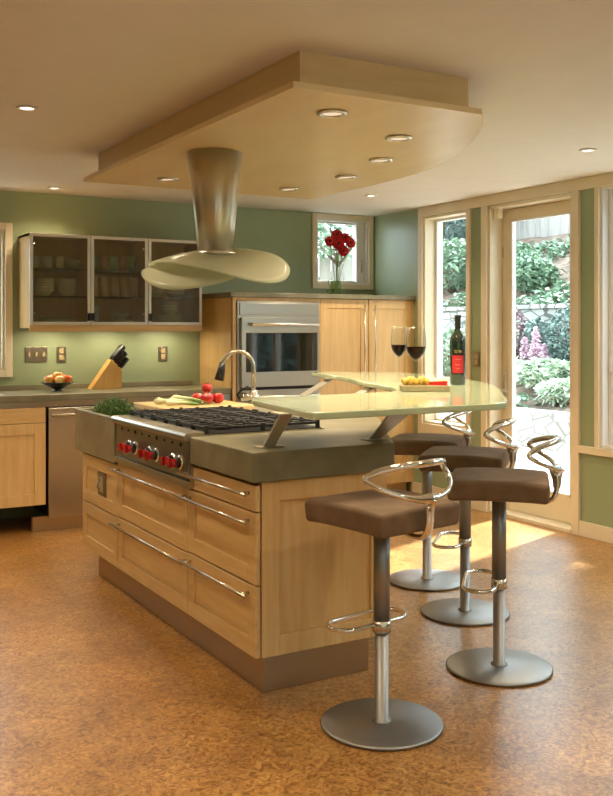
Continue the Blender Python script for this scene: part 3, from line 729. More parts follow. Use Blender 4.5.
# positions: camera-right = (.866,-.5)
rx, ry = .866, -.5
c0 = (2.19,4.90)
tomato('left tomato of the three lying on the cutting board', c0[0]-.058*rx, c0[1]-.058*ry, .949, .036)
tomato('front middle tomato under the tomato on top', c0[0]-.03*.5, c0[1]-.03*.866, .949, .038)
tomato('right tomato of the three lying on the cutting board', c0[0]+.056*rx, c0[1]+.056*ry, .949, .036)
tomato('single tomato resting on top of the other three', c0[0]-.018*rx+.02, c0[1]-.018*ry+.015, 1.008, .032)
def scallion(label, p, q, r, bul):
    t_ = thing('spring_onion', label, 'vegetable', p, group='spring onions on the cutting board')
    P = Vector(p); Q = Vector(q); d = Q-P
    b = MB(); pts = [Vector((0,0,0))+d*f+Vector((0,0,.006*math.sin(f*PI))) for f in (0,.06,.15,.28,.5,.75,1)]
    b.tube(pts, [r*.4,r*1.1,r*1.25*bul,r,r*.7,r*.75,r*.4], 12); b.build('stalk', M['scallion'], t_, world=False)
    b = MB()
    for k in range(5):
        s = Vector((random.gauss(0,.012), random.gauss(0,.012), 0)); e_ = d*(1.02+.06*k)+s*2
        e_.z = -(P.z-.950)+.006
        b.tube([d*.7, d*.85+s+Vector((0,0,.004)), e_], [r*.5,r*.45,.001], 6, flat=[.6,.5,.3])
    b.build('leaf', M['leafgreen'], t_, world=False)
scallion('spring onion at the back left with a fat white bulb', (1.915,5.02,.963), (2.04,4.86,.960), .014, 1.3)
scallion('spring onion at the front of the bunch', (1.93,4.89,.961), (2.07,4.76,.958), .012, 1.2)
scallion('spring onion in the middle of the bunch', (1.975,4.97,.966), (2.10,4.83,.960), .013, 1.2)
scallion('spring onion lying on top of the bunch', (2.0,4.97,.984), (2.11,4.80,.972), .012, 1.15)
# faucet
t_ = thing('kitchen_faucet', 'brushed gooseneck faucet with black spray head on the island', 'faucet', (2.62,5.18,.914))
cx, cy = 2.618, 5.18; b = MB(); b.lathe([(.034,.9145),(.034,.925),(.027,.935),(.027,.985),(.020,.995)], 24, cx, cy); b.build('base', M['nickel'], t_)
b = MB(); pts = [(cx,cy,.985),(cx,cy,1.12)]
for k in range(0, 11):
    a = PI*k/10*.92; R = .096
    pts.append((cx-rx*R*(1-math.cos(a)), cy-ry*R*(1-math.cos(a)), 1.13+R*math.sin(a)*1.05))
b.tube(pts, .0135, 14); b.build('spout', M['nickel'], t_)
e0 = Vector(pts[-1]); e1 = e0+Vector((-rx*.022,-ry*.022,-.10)); b = MB(); b.tube([e0+Vector((0,0,.008)), e0*.6+e1*.4, e1], [.018,.024,.030], 16); b.build('spray_head', M['blackplastic'], t_)
b = MB(); b.cyl((cx-rx*.075,cy-ry*.075,.95),(cx+rx*.03,cy+ry*.03,.95), .030, .026, 18); b.build('valve_body', M['chrome'], t_)
b = MB(); b.tube([(cx-rx*.085,cy-ry*.085,.94),(cx-rx*.10,cy-ry*.10,.965),(cx-rx*.075,cy-ry*.075,.995),(cx-rx*.03,cy-ry*.03,1.015)], [.006,.007,.008,.009], 8); b.build('lever', M['blackplastic'], t_)
# things on the bar
def wineglass(label, x, y, s_):
    t_ = thing('wine_glass', label, 'wine glass', (x,y,ZB+.0005), group='red wine glasses'); t_.scale = (s_, s_, 1.04)
    S = 1.0
    MB().lathe([(0,.0),(.036,.0),(.037,.002),(.02,.004),(.006,.008),(.0042,.02),(.004,.10),(.0065,.125),(.022,.142),(.036,.165),(.042,.195),(.041,.235),(.034,.288),(.0328,.288),(.0395,.235),(.0405,.195),(.0345,.167),(.021,.145),(.004,.131),(0,.130)], 32).build('bowl_and_stem', M['wineglassmat'], t_, world=False)
    MB().lathe([(0,.1312),(.006,.1325),(.0205,.1463),(.034,.168),(.0395,.190),(.0398,.1935),(0,.1937)], 32).build('wine', M['wine'], t_, world=False)
wineglass('red wine glass standing further back on the left', 3.009, 4.209, 1.08)
wineglass('red wine glass nearest the bottle, overlapping the other', 2.777, 3.743, 1.2)
# bottle
bx, by = 3.117, 3.843
t_ = thing('wine_bottle', 'dark wine bottle with red label near the end of the bar', 'wine bottle', (bx,by,ZB+.0005), -math.radians(31)-.12)
MB().lathe([(0,.004),(.02,.0),(.037,.001),(.039,.006),(.0402,.222),(.038,.242),(.030,.259),(.020,.271),(.0148,.288),(.0142,.345),(.016,.346),(.016,.356),(.0145,.358),(0,.358)], 36).build('bottle_body', M['bottle'], t_, world=False)
MB().lathe([(.0152,.29),(.0155,.345),(.0172,.346),(.0172,.357),(.0155,.3592),(0,.3594)], 24).build('capsule', M['labelblack'], t_, world=False)
def wraplabel(z0, z1, half, r, mat, name, par, c=-PI/2):
    vs = []; n = 12
    for i in range(n+1):
        a = c-half+2*half*i/n
        for z in (z0, z1): vs.append((r*math.cos(a), r*math.sin(a), z))
    b = MB().add(vs, [[2*i,2*i+2,2*i+3,2*i+1] for i in range(n)], True)
    return b.build(name, M[mat], par, world=False)
lb = wraplabel(.055, .205, .95, .0399, 'labelblack', 'front_label', t_)
wraplabel(.062, .152, .78, .0402, 'labelred', 'red_panel', lb)
for k, zz in enumerate((.130,.103,.083)): wraplabel(zz, zz+.003, .42-.08*k, .0404, 'labelpale', 'printed_line', lb)
fc = D.curves.new('lettering', 'FONT'); fc.body = 'tre'; fc.size = .03; fc.align_x = 'CENTER'; fc.extrude = .0004
fo = D.objects.new('lettering', fc); COL.objects.link(fo); fo.parent = lb; 
bpy.context.view_layer.update()
me_ = D.meshes.new_from_object(fo.evaluated_get(bpy.context.evaluated_depsgraph_get())); D.objects.remove(fo)
fo = D.objects.new('lettering', me_); COL.objects.link(fo); fo.parent = lb; fo.location = (0,-.0408,.165); fo.rotation_euler = (PI/2,0,0)
me_.materials.clear(); me_.materials.append(M['gold'])
# cheese board
cbx, cby = 2.68, 3.545; ang = -math.radians(30)
t_ = thing('cheese_board', 'small wooden cheese board on the green glass bar', 'board', (cbx,cby,ZB+.0005), ang)
MB().box(-.11,.11,-.055,.075,0,.026).build('slab', M['board2'], t_, world=False, bevel=.003)
def on_board(u, v): return (cbx+u*math.cos(ang)-v*math.sin(ang), cby+u*math.sin(ang)+v*math.cos(ang))
spots = [(-.092+.025*k, -.022, 'front') for k in range(5)]+[(-.080+.025*k, .008, 'middle') for k in range(4)]+[(-.092+.025*k, .038, 'back') for k in range(5)]
wh = {5: ['leftmost','second from left','middle','fourth from left','rightmost'], 4: ['leftmost','second from left','third from left','rightmost']}
cnt = {}
for i, (u, v, row) in enumerate(spots):
    p = on_board(u, v); nrow = 4 if row == 'middle' else 5; k = cnt.get(row, 0); cnt[row] = k+1
    hz = .0165+(.003 if k % 2 else 0)
    o = MB().ball((0,0,0), .0122, .0128, hz, 16, 10).build('golden_fruit', M['potato']); o.location = (p[0],p[1],ZB+.0275+hz)
    tag(o, 'small golden fruit, '+wh[nrow][k]+' of the '+row+' row on the cheese board', 'fruit', 'golden fruits on the cheese board')
t_ = thing('cheese_wedge', 'red-waxed cheese wedge at the right of the cheese board', 'cheese', (*on_board(.055,.0), ZB+.027), ang)
MB().add([(-.055,.045,0),(.045,-.03,0),(.045,.045,0),(-.055,.045,.016),(.045,-.03,.024),(.045,.045,.036)], [[0,2,1],[3,4,5],[0,1,4,3],[1,2,5,4],[2,0,3,5]]).build('cheese', M['cheese'], t_, world=False)
MB().add([(-.058,.040,0),(.046,-.037,0),(.046,-.031,0),(-.055,.044,0),(-.058,.040,.010),(.046,-.037,.021),(.046,-.031,.021),(-.055,.044,.010)], [[0,3,2,1],[4,5,6,7],[0,1,5,4],[1,2,6,5],[2,3,7,6],[3,0,4,7]]).build('rind', M['wax'], t_, world=False)

# ------------------------------------------------------------------ range hood
hx, hy = 1.885, 4.135
t_ = thing('range_hood', 'stainless chimney hood with two curved frosted glass wings', 'range hood', (hx,hy,1.70))
MB().lathe([(.082,1.735),(.132,2.2045)], 48, hx, hy).build('chimney', M['chimney'], t_)
MB().lathe([(.10,1.715),(.10,1.733),(.083,1.737)], 40, hx, hy).build('collar', M['steel'], t_)
def wing(cx, cy, a, L, Wd, z0, ku, kv, tu, tv, kx):
    vs = []; fs = []; nr, na = 14, 56
    ca, sa = math.cos(a), math.sin(a)
    for i in range(nr+1):
        rr = i/nr
        for k in range(na):
            th = 2*PI*k/na; u = L*rr*math.copysign(abs(math.cos(th))**.92, math.cos(th)); v = Wd*rr*math.sin(th)
            z = z0 - ku*(u/L)**2 - kv*(v/Wd)**2 + tu*u/L + tv*v/Wd + kx*u*v/L/Wd
            vs.append((cx+u*ca-v*sa, cy+u*sa+v*ca, z))
    for i in range(nr):
        for k in range(na):
            k2 = (k+1) % na; fs.append([i*na+k, (i+1)*na+k, (i+1)*na+k2, i*na+k2])
    return MB().add(vs, fs, True)
AR = -PI/6
wing(hx+.02*rx, hy+.02*ry, AR, .335, .25, 1.74, .085, .05, -.016, .06, .07).build('glass_wing', M['hoodglass'], t_, solid=.008)
wing(hx-.085*rx, hy-.085*ry, AR, .262, .24, 1.712, .07, .118, .0, .042, -.03).build('glass_wing', M['hoodglass'], t_, solid=.008)

# ------------------------------------------------------------------ bar stools
def make_stool():
    t_ = thing('bar_stool', 'x', 'bar stool', (0,0,0), group='brown suede bar stools')
    # local: sitter faces +Y, back at -Y
    MB().lathe([(0,0),(.205,0),(.212,.004),(.212,.010),(.206,.014),(0,.016)], 64).build('base_plate', M['stoolmetal'], t_, world=False)
    MB().lathe([(.033,.014),(.033,.020),(.024,.024),(.0235,.36)], 32).build('lower_pole', M['stoolmetal'], t_, world=False)
    MB().lathe([(.0285,.352),(.0285,.712)], 32).build('upper_pole', M['stoolmetal'], t_, world=False)
    # footrest
    fr = MB(); pts = []; hw, hd, cyy = .165, .062, .062+.012
    for k in range(10): a = -PI/2+PI*k/9; pts.append((hw-hd+hd*math.cos(a)*1.0, cyy+hd*math.sin(a), .347))
    for k in range(10): a = PI/2+PI*k/9; pts.append((-hw+hd+hd*math.cos(a)*1.0, cyy+hd*math.sin(a), .347))
    fr.tube(pts, .0085, 12, closed=True); fo_ = fr.build('footrest', M['chrome'], t_, world=False)
    MB().lathe([(.0245,.322),(.032,.324),(.032,.362),(.0245,.364)], 32).build('sleeve', M['nickel'], t_, world=False)
    # seat cushion: rounded slab, front and back edges rolled down
    n = 22; vs = []; fs = []; S = .194
    def top(u, v):
        z = .786 - .010*abs(v)**3 - .004*u*u - .008*max(0,1-(u*u+v*v)*1.2)
        return z
    for i in range(n+1):
        for k in range(n+1):
            u = -1+2*i/n; v = -1+2*k/n
            vs.append((u*S, v*S*1.02, top(u,v)))
    m_ = len(vs)
    for i in range(n+1):
        for k in range(n+1):
            u = -1+2*i/n; v = -1+2*k/n
            vs.append((u*S*.97, v*S*.99, .702-.006*abs(v)**3))
    for i in range(n):
        for k in range(n):
            a = i*(n+1)+k; fs.append([a,a+n+1,a+n+2,a+1]); fs.append([m_+a,m_+a+1,m_+a+n+2,m_+a+n+1])
    for i in range(n):
        a = i*(n+1); fs.append([a, m_+a, m_+a+n+1, a+n+1][::-1]); a += n; fs.append([a, a+n+1, m_+a+n+1, m_+a][::-1])
        k = i; fs.append([k, k+1, m_+k+1, m_+k][::-1]); k = n*(n+1)+i; fs.append([k, m_+k, m_+k+1, k+1][::-1])
    b = MB().add(vs, fs, True); so = b.build('seat', M['suede'], t_, world=False)
    md = so.modifiers.new('b','BEVEL'); md.width = .028; md.segments = 5; md.limit_method = 'ANGLE'; md.angle_limit = math.radians(50)
    # piping seam
    sm = MB(); q = S*.965; pts = [(-q,-q,.703),(q,-q,.703),(q,q,.703),(-q,q,.703)]
    MB().box(-.09,.09,-.12,.12,.690,.705).build('mounting_plate', M['stoolmetal'], t_, world=False)
    # looped backrest
    def bez(P, n=10):
        out = []
        Pp = [Vector(P[0])]+[Vector(p) for p in P]+[Vector(P[-1])]
        for i in range(1, len(Pp)-2):
            for k in range(n):
                s = k/n; a,b_,c,d = Pp[i-1],Pp[i],Pp[i+1],Pp[i+2]
                out.append(.5*((2*b_)+(-a+c)*s+(2*a-5*b_+4*c-d)*s*s+(-a+3*b_-3*c+d)*s**3))
        out.append(Vector(P[-1])); return out
    bk = MB()
    stem = bez([(0,-.10,.685),(0,-.16,.678),(0,-.208,.690),(0,-.226,.735),(0,-.226,.79)], 8)
    bk.tube(stem, [.012+.008*(i/len(stem)) for i in range(len(stem))], 14, flat=[.62]*len(stem))
    L1 = [(0,-.226,.812),(.045,-.223,.815),(.095,-.208,.828),(.140,-.172,.848),(.166,-.132,.870),(.164,-.118,.886),(.130,-.150,.908),(.065,-.212,.927),(0,-.232,.932)]
    L1 = [(x*1.13, y, z) for x, y, z in L1]
    right = bez(L1, 6); left = [Vector((-p.x,p.y,p.z)) for p in right[::-1]]
    ring = right[:-1]+left[:-1]
    rad = []
    for p in ring:
        f = max(0, 1-abs(p.x)/.09) if p.z < .87 else 0
        rad.append(.0095+.011*f*f+(.002 if p.z > .9 else 0))
    bk.tube(ring, rad, 14, closed=True)
    # web filling the fork
    web = bez([(0,-.226,.735),(0,-.226,.770),(0,-.224,.795),(0,-.226,.814)], 6)
    bk.tube(web, [.015+.021*(i/(len(web)-1))**1.6 for i in range(len(web))], 20, flat=[.62-.4*(i/(len(web)-1)) for i in range(len(web))])
    bk.build('backrest', M['chrome'], t_, world=False)
    return t_
stool = make_stool()
SP = [('brown suede bar stool nearest the camera in front of the island end', 1.867, 2.714, math.radians(9.5)),
      ('brown suede bar stool standing alone at the right, second nearest', 2.59, 2.932, math.radians(47)),
      ('brown suede bar stool third from the camera, between two others', 2.948, 3.58, math.radians(43)),
      ('brown suede bar stool farthest from the camera, by the side window', 3.143, 4.137, math.radians(43))]
for i, (lab, x, y, a) in enumerate(SP):
    o = stool if i == 0 else copy_tree(stool)
    o.location = (x,y,0); o.rotation_euler = (0,0,a); o['label'] = lab

# ------------------------------------------------------------------ back wall cabinets and appliances
YT = 6.38
# oven housing
t_ = thing('oven_cabinet', 'tall maple cabinet housing the double wall oven', 'cabinet', (3.4,6.7,0))
MB().box(3.05, 3.072, YT+.004, YB-.002, 0, 1.603).box(3.795, 3.803, YT+.02, YB-.002, 0, 1.603).build('side_panel', M['maple'], t_)
MB().box(3.05, 3.803, YT, YT+.022, 1.577, 1.603).box(3.05,3.080,YT,YT+.022,0,1.577).box(3.793,3.803,YT,YT+.022,.1,1.577).box(3.08,3.793,YT,YT+.022,.1,.35).build('face_frame', M['maple'], t_)
MB().box(3.073, 3.794, YB-.02, YB-.003, .1, 1.6).build('back', M['maple'], t_)
t_ = thing('wall_oven', 'stainless double wall oven with dark glass doors', 'oven', (3.44,6.38,.36))
MB().box(3.086, 3.788, YT+.005, YB-.05, .36, 1.572).build('oven_body', M['dark'], t_)
MB().box(3.083, 3.790, YT-.012, YT+.004, .36, 1.574).build('trim_frame', M['steel_h'], t_, bevel=.002)
MB().box(3.10, 3.776, YT-.022, YT-.013, 1.472, 1.562).build('control_panel', M['steel_h'], t_, bevel=.003)
def odoor(z0, z1, name='oven_door'):
    d = MB(); x0, x1 = 3.105, 3.772; wx0, wx1 = 3.14, 3.755; wz0, wz1 = z0+.112, z1-.115; ya, yb = YT-.045, YT-.013
    d.box(x0, x1, ya, yb, wz1, z1).box(x0, x1, ya, yb, z0, wz0).box(x0, wx0, ya, yb, wz0, wz1).box(wx1, x1, ya, yb, wz0, wz1)
    o = d.build(name, M['steel_h'], t_, bevel=.003)
    MB().box(wx0, wx1, ya+.004, yb, wz0, wz1).build('window', M['ovenglass'], o)
    hh = MB(); hz = z1-.052; hh.tube([(3.17,YT-.085,hz),(3.75,YT-.085,hz)], .012, 16)
    for xx in (3.18, 3.74): hh.box(xx-.012, xx+.012, YT-.092, YT-.045, hz-.014, hz+.014)
    hh.build('handle', M['nickel'], o, bevel=.002)
    return o
odoor(.932, 1.452); odoor(.38, .908)
MB().box(3.105, 3.772, YT-.02, YT-.013, .909, .931).build('vent_slot', M['dark'], t_)
# pantry cabinets
for lab, x0, x1, hx_ in [('tall maple pantry cabinet just right of the oven', 3.806, 4.258, 4.205), ('tall maple pantry cabinet in the right corner', 4.262, 4.695, 4.305)]:
    t_ = thing('pantry_cabinet', lab, 'cabinet', (x0,6.6,0))
    MB().box(x0, x1, YT+.021, YB-.002, .1, 1.603).box(x0+.0, x1, YT+.08, YB-.002, 0, .1).build('carcass', M['maple'], t_)
    b = MB(); b.M = FR_NEAR(x0+.002, .102, YT); shaker(b, x1-x0-.004, 1.499, .07, .02, .006); dr = b.build('door', M['maple'], t_, bevel=.0015)
    hb = MB().tube([(hx_,YT-.034,.80),(hx_,YT-.034,1.56)], .006, 10)
    for zz in (.84, 1.52): hb.tube([(hx_,YT,zz),(hx_,YT-.034,zz)], .005, 8)
    hb.build('handle', M['nickel'], dr)
o = MB().box(3.02, XR-.003, YT-.03, YB-.003, 1.605, 1.640).build('cabinet_cap_slab', M['concrete'], bevel=.003); tag(o, 'grey concrete slab capping the tall oven and pantry cabinets', 'worktop')
MBs = MB().box(4.697, XR-.002, YT, YT+.02, 0, 1.603).build('filler_strip', M['maple']); tag(MBs, 'narrow maple filler strip between pantry and right wall', 'filler')
# upper cabinets
uy, ub, ut = 6.66, 1.395, 2.035
labs = ['glass-door wall cupboard at the left, holding bowls and cups', 'middle glass-door wall cupboard with rows of tumblers', 'right glass-door wall cupboard with stacked plates behind the hood']
shelfz = [1.60, 1.795]
for i in range(3):
    x0 = 1.63+i*.4333; x1 = x0+.4325
    t_ = thing('wall_cupboard', labs[i], 'cabinet', (x0,uy,ub-.02))
    c = MB().box(x0, x0+.018, uy+.021, YB-.002, ub, ut).box(x1-.018, x1, uy+.021, YB-.002, ub, ut).box(x0, x1, uy+.021, YB-.002, ut-.018, ut).box(x0, x1, uy+.021, YB-.002, ub-.022, ub).box(x0+.018, x1-.018, YB-.014, YB-.002, ub, ut-.018)
    c.build('carcass', M['maple'], t_)
    MB().box(x0, x1, uy+.002, uy+.02, ub-.046, ub-.003).build('bottom_rail', M['maple_x'], t_)
    for z in shelfz: MB().box(x0+.019, x1-.019, uy+.03, YB-.016, z-.008, z).build('shelf', M['shelfglass'], t_)
    f = MB(); a, b2 = x0+.002, x1-.002; fw = .022; z0, z1 = ub, ut
    f.box(a, a+fw, uy, uy+.019, z0, z1).box(b2-fw, b2, uy, uy+.019, z0, z1).box(a+fw, b2-fw, uy, uy+.019, z0, z0+fw).box(a+fw, b2-fw, uy, uy+.019, z1-fw, z1)
    dr = f.build('door', M['alu'], t_, bevel=.0015)
    MB().box(a+fw-.004, b2-fw+.004, uy+.007, uy+.012, z0+fw-.004, z1-fw+.004).build('frosted_pane', M['frost'], dr)
    hx_ = b2-fw*.5 if i == 0 else a+fw*.5
    MB().box(hx_-.011, hx_+.011, uy-.016, uy, z0+.03, z0+.085).build('pull', M['blackplastic'], dr, bevel=.002)
    hs = a+fw+.008 if i != 1 else b2-fw-.008
    if i == 2: hs = b2-fw-.008
    for zz in (z0+.08, z1-.08): MB().cyl((hs,uy+.005,zz),(hs,uy+.001,zz), .008, seg=12).build('hinge_cap', M['nickel'], dr)
def lathe_thing(name, label, cat, x, y, z, prof, mat, group=None, seg=24):
    o = MB().lathe(prof, seg).build(name, M[mat]); o.location = (x,y,z+.0008); return tag(o, label, cat, group)
cup = [(0,0),(.026,0),(.034,.03),(.038,.09),(.036,.09),(.031,.03),(0,.006)]
bowl = [(0,0),(.03,0),(.034,.006),(.06,.03),(.072,.05),(.069,.05),(.056,.032),(0,.01)]
platep = [(0,0),(.055,0),(.06,.004),(.095,.014),(.095,.017),(.058,.008),(0,.006)]
tumb = [(0,0),(.027,0),(.033,.11),(.031,.11),(.026,.006),(0,.006)]
tall = [(0,0),(.03,0),(.035,.15),(.033,.15),(.028,.006),(0,.006)]
s1, s2 = shelfz; fl = ub
for k, lab in enumerate(['white cup leftmost on the top shelf','white cup second on the top shelf','white cup third on the top shelf']):
    lathe_thing('cup', lab+' of the left cupboard', 'cup', 1.70+k*.085, 6.80, s2, cup, 'china', 'cups in the left cupboard')
lathe_thing('wide_bowl', 'wide pale green bowl beside the cups in the left cupboard', 'bowl', 1.965, 6.80, s2, [(0,0),(.04,0),(.07,.07),(.067,.07),(.037,.008),(0,.008)], 'chinagreen')
for st, (x, wh) in enumerate([(1.765,'left'),(1.93,'right')]):
    for k, pos in enumerate(['bottom','second','third','fourth','top']):
        lathe_thing('bowl', pos+' white bowl of the '+wh+' stack in the left cupboard', 'bowl', x, 6.80, s1+k*.019, bowl, 'china', 'stacked bowls in the left cupboard')
for k, pos in enumerate(['bottom','second','third','top']):
    lathe_thing('plate', pos+' plate of the stack on the floor of the left cupboard', 'plate', 1.84, 6.80, fl+k*.011, [(r*1.15,z) for r,z in platep], 'chinagreen' if k == 3 else 'china', 'stacked plates in the left cupboard')
for k in range(5):
    lathe_thing('tumbler', ['green tumbler leftmost','amber tumbler left of centre','green tumbler in the centre','amber tumbler right of centre','green tumbler rightmost'][k]+' on the top shelf of the middle cupboard', 'tumbler', 2.125+k*.074, 6.80, s2, tumb, ['chinagreen','chinapink'][k%2], 'tumblers on the top shelf')
for k in range(5):
    lathe_thing('tall_tumbler', 'tall amber tumbler, '+['leftmost','second from left','in the middle','second from right','rightmost'][k]+' on the second shelf of the middle cupboard', 'tumbler', 2.125+k*.077, 6.80, s1, tall, 'chinapink', 'tall tumblers on the second shelf')
lathe_thing('storage_bottle', 'grey-blue bottle at the bottom left of the middle cupboard', 'bottle', 2.125, 6.76, fl, [(0,0),(.026,0),(.028,.01),(.028,.12),(.02,.135),(0,.137)], 'bluebottle')
for k, pos in enumerate(['bottom','middle','top']):
    lathe_thing('plate', pos+' plate of the low stack in the middle cupboard', 'plate', 2.33, 6.80, fl+k*.011, platep, 'china', 'stacked plates in the middle cupboard')
lathe_thing('bowl', 'white bowl on the low plate stack in the middle cupboard', 'bowl', 2.33, 6.80, fl+.034, bowl, 'china')
for k, pos in enumerate(['bottom','second','third','fourth','fifth','top']):
    lathe_thing('plate', pos+' plate of the tall stack in the right cupboard', 'plate', 2.72, 6.80, fl+k*.012, [(r*1.2,z) for r,z in platep], 'china', 'stacked plates in the right cupboard')
for k, pos in enumerate(['bottom','middle','top']):
    lathe_thing('bowl', pos+' bowl of three on the plate stack in the right cupboard', 'bowl', 2.72, 6.80, fl+.078+k*.022, bowl, 'china', 'bowls in the right cupboard')
for k in range(4):
    lathe_thing('bowl', 'bowl on the upper shelf of the right cupboard, '+['leftmost','second from left','second from right','rightmost'][k], 'bowl', 2.60+.0*k+(k%2)*.16, 6.80, s1+(k//2)*.019, bowl, 'china', 'bowls on the upper shelf of the right cupboard')
# base run
ZL = .925
o = MB().box(.55, 3.048, 6.40, YB-.002, .883, ZL).box(.55, 2.98, YB-.026, YB-.002, ZL, ZL+.035).build('wall_worktop', M['concrete'], bevel=.003); tag(o, 'long concrete worktop with low upstand along the back wall', 'worktop')
o = MB().box(.55, 3.048, 6.405, 6.42, .843, .881).build('worktop_support_rail', M['steel_h']); tag(o, 'metal rail under the front edge of the back worktop', 'rail')
o = MB().box(.72, 1.42, 6.46, 6.88, ZL+.0005, ZL+.004).build('sink_rim', M['concrete'], bevel=.001)
tag(o, 'dark shallow sink recess in the back worktop at far left', 'sink'); o.data.materials[0] = M['toekick']
t_ = thing('base_cabinet', 'maple base cabinet left of the dishwasher with open toe space', 'cabinet', (1.2,6.7,.187))
MB().box(.80, 1.672, 6.412, YB-.003, .19, .842).build('carcass', M['maple'], t_)
b = MB(); b.M = FR_NEAR(.802, .741, 6.39); b.box(0,.868,0,.02,0,.098); b.build('drawer', M['maple_x'], t_, bevel=.0015)
b = MB(); b.M = FR_NEAR(.802, .19, 6.39); shaker(b, .868, .547, .075); b.build('door', M['maple'], t_, bevel=.0015)
MB().box(.82, .86, 6.47, YB-.01, 0, .19).build('leg_panel', M['dark'], t_)
t_ = thing('dishwasher', 'stainless dishwasher half hidden behind the island', 'dishwasher', (1.98,6.7,.10))
MB().box(1.69, 2.285, 6.40, YB-.01, .105, .842).build('tub', M['dark'], t_)
dw = MB().box(1.688, 2.288, 6.375, 6.40, .100, .836).build('door', M['steel'], t_, bevel=.003)
MB().box(1.70, 2.276, 6.350, 6.3745, .782, .797).build('handle', M['nickel'], dw, bevel=.003)
o = MB().box(1.60, 3.04, 6.455, 6.50, 0, .098).build('back_toe_kick', M['toekick']); tag(o, 'dark metal toe kick under the dishwasher', 'plinth')
t_ = thing('base_cabinet', 'maple base cabinet behind the island, right of the dishwasher', 'cabinet', (2.67,6.7,.10))
MB().box(2.292, 3.046, 6.412, YB-.003, .10, .842).build('carcass', M['maple'], t_)
b = MB(); b.M = FR_NEAR(2.294, .103, 6.39); shaker(b, .748, .735, .075); b.build('door', M['maple'], t_, bevel=.0015)
# wall plates
def plate_back(name, label, x0, x1, z0, z1, n, cat):
    t_ = thing(name, label, cat, ((x0+x1)/2, YB, z0))
    MB().box(x0, x1, YB-.009, YB-.0005, z0, z1).build('cover_plate', M['plate'], t_, bevel=.002)
    for k in range(n):
        if cat == 'switch':
            cx = x0+(x1-x0)*(k+.5)/n; MB().box(cx-.007, cx+.007, YB-.018, YB-.0095, (z0+z1)/2-.016, (z0+z1)/2+.016).build('toggle', M['ivory'], t_)
        else:
            cz = z0+(z1-z0)*(.30+.40*k); MB().box((x0+x1)/2-.017, (x0+x1)/2+.017, YB-.013, YB-.0095, cz-.018, cz+.018).build('socket', M['ivory'], t_, bevel=.003)
plate_back('switch_plate', 'three-gang bronze switch plate on the green back wall', 1.677, 1.836, 1.127, 1.236, 3, 'switch')
plate_back('outlet_plate', 'bronze outlet plate on the back wall above the fruit bowl', 1.905, 1.975, 1.122, 1.238, 2, 'outlet')
plate_back('outlet_plate', 'bronze outlet plate on the back wall near the oven cabinet', 2.70, 2.775, 1.117, 1.233, 2, 'outlet')
t_ = thing('outlet_plate', 'bronze plate on the green strip between side window and door', 'outlet', (XR,5.58,1.085))
MB().box(XR-.009, XR-.0005, 5.548, 5.615, 1.083, 1.194).build('cover_plate', M['plate'], t_, bevel=.002)
for cz in (1.115, 1.160): MB().box(XR-.013, XR-.0095, 5.565, 5.598, cz-.016, cz+.016).build('socket', M['ivory'], t_, bevel=.003)
# fruit bowl
fx, fy = 1.842, 6.72
t_ = thing('fruit_bowl', 'black footed bowl holding apples on the back worktop', 'bowl', (fx,fy,ZL+.0005))
MB().lathe([(0,0),(.034,0),(.034,.004),(.024,.012),(.034,.018),(.085,.042),(.118,.064),(.116,.066),(.082,.048),(.03,.024),(0,.022)], 40).build('bowl_body', M['bowlblack'], t_, world=False)
for lab, dx, dy, dz in [('apple at the left of the black bowl',-.066,-.014,.0),('apple at the front centre of the black bowl',.0,-.055,.0),('apple at the right of the black bowl',.066,-.006,.0),('apple at the back left of the black bowl',-.030,.055,.004),('apple at the back right of the black bowl',.038,.058,.006),('apple in the middle, highest in the black bowl',.0,.0,.026)]:
    t_ = thing('apple', lab, 'apple', (fx+dx,fy+dy,ZL+.042+dz), group='apples in the black bowl'); r = .040
    MB().lathe([(0,r*.1),(r*.4,0),(r*.8,r*.4),(r,r),(r*.9,r*1.45),(r*.5,r*1.8),(r*.15,r*1.75),(0,r*1.6)], 20).build('flesh', M['apple'], t_, world=False, subd=1)
    MB().tube([(0,0,r*1.55),(.004,0,r*2.0)], .0018, 6).build('stalk', M['bark'], t_, world=False)
# knife block
kx, ky = 2.108, 6.80
t_ = thing('knife_block', 'slanted wooden knife block with black-handled knives', 'knife block', (kx,ky,ZL+.0005))
pf = [(0,0),(.235,0),(.235,.03),(.235,.135),(.155,.215)]
b = MB(); n = len(pf); b.add([(x,0,z) for x,z in pf]+[(x,.10,z) for x,z in pf], [list(range(n)), list(range(n,2*n))[::-1]]+[[i,(i+1)%n,n+(i+1)%n,n+i] for i in range(n)])
b.build('block', M['knifewood'], t_, world=False, bevel=.003)
dirv = Vector((.707,0,.86)).normalized()
kn = [(.170,.02,.204,.12),(.170,.05,.204,.13),(.170,.08,.204,.12),(.200,.02,.174,.10),(.200,.05,.174,.11),(.200,.08,.174,.10),(.226,.03,.148,.085),(.226,.07,.148,.085)]
kn_l = ['upper front','upper middle','upper back','middle front','middle centre','middle back','lower front','lower back']
for (x,y,z,L),lab in zip(kn, kn_l):
    kt = thing('kitchen_knife', 'black-handled knife in the '+lab+' slot of the wooden block', 'knife', (kx+x,ky+y,ZL+z), group='knives in the wooden block')
    b = MB(); d0 = dirv*.010; d1 = dirv*L; d1 = dirv*L*1.12; b.tube([d0, d0.lerp(d1,.3), d0.lerp(d1,.6), d1], [.012,.015,.013,.016], 10, flat=[1.3,1.3,1.3,1.3]); b.build('handle', M['blackplastic'], kt, world=False)
    MB().tube([dirv*.002, d0], .008, 8).build('bolster', M['nickel'], kt, world=False)
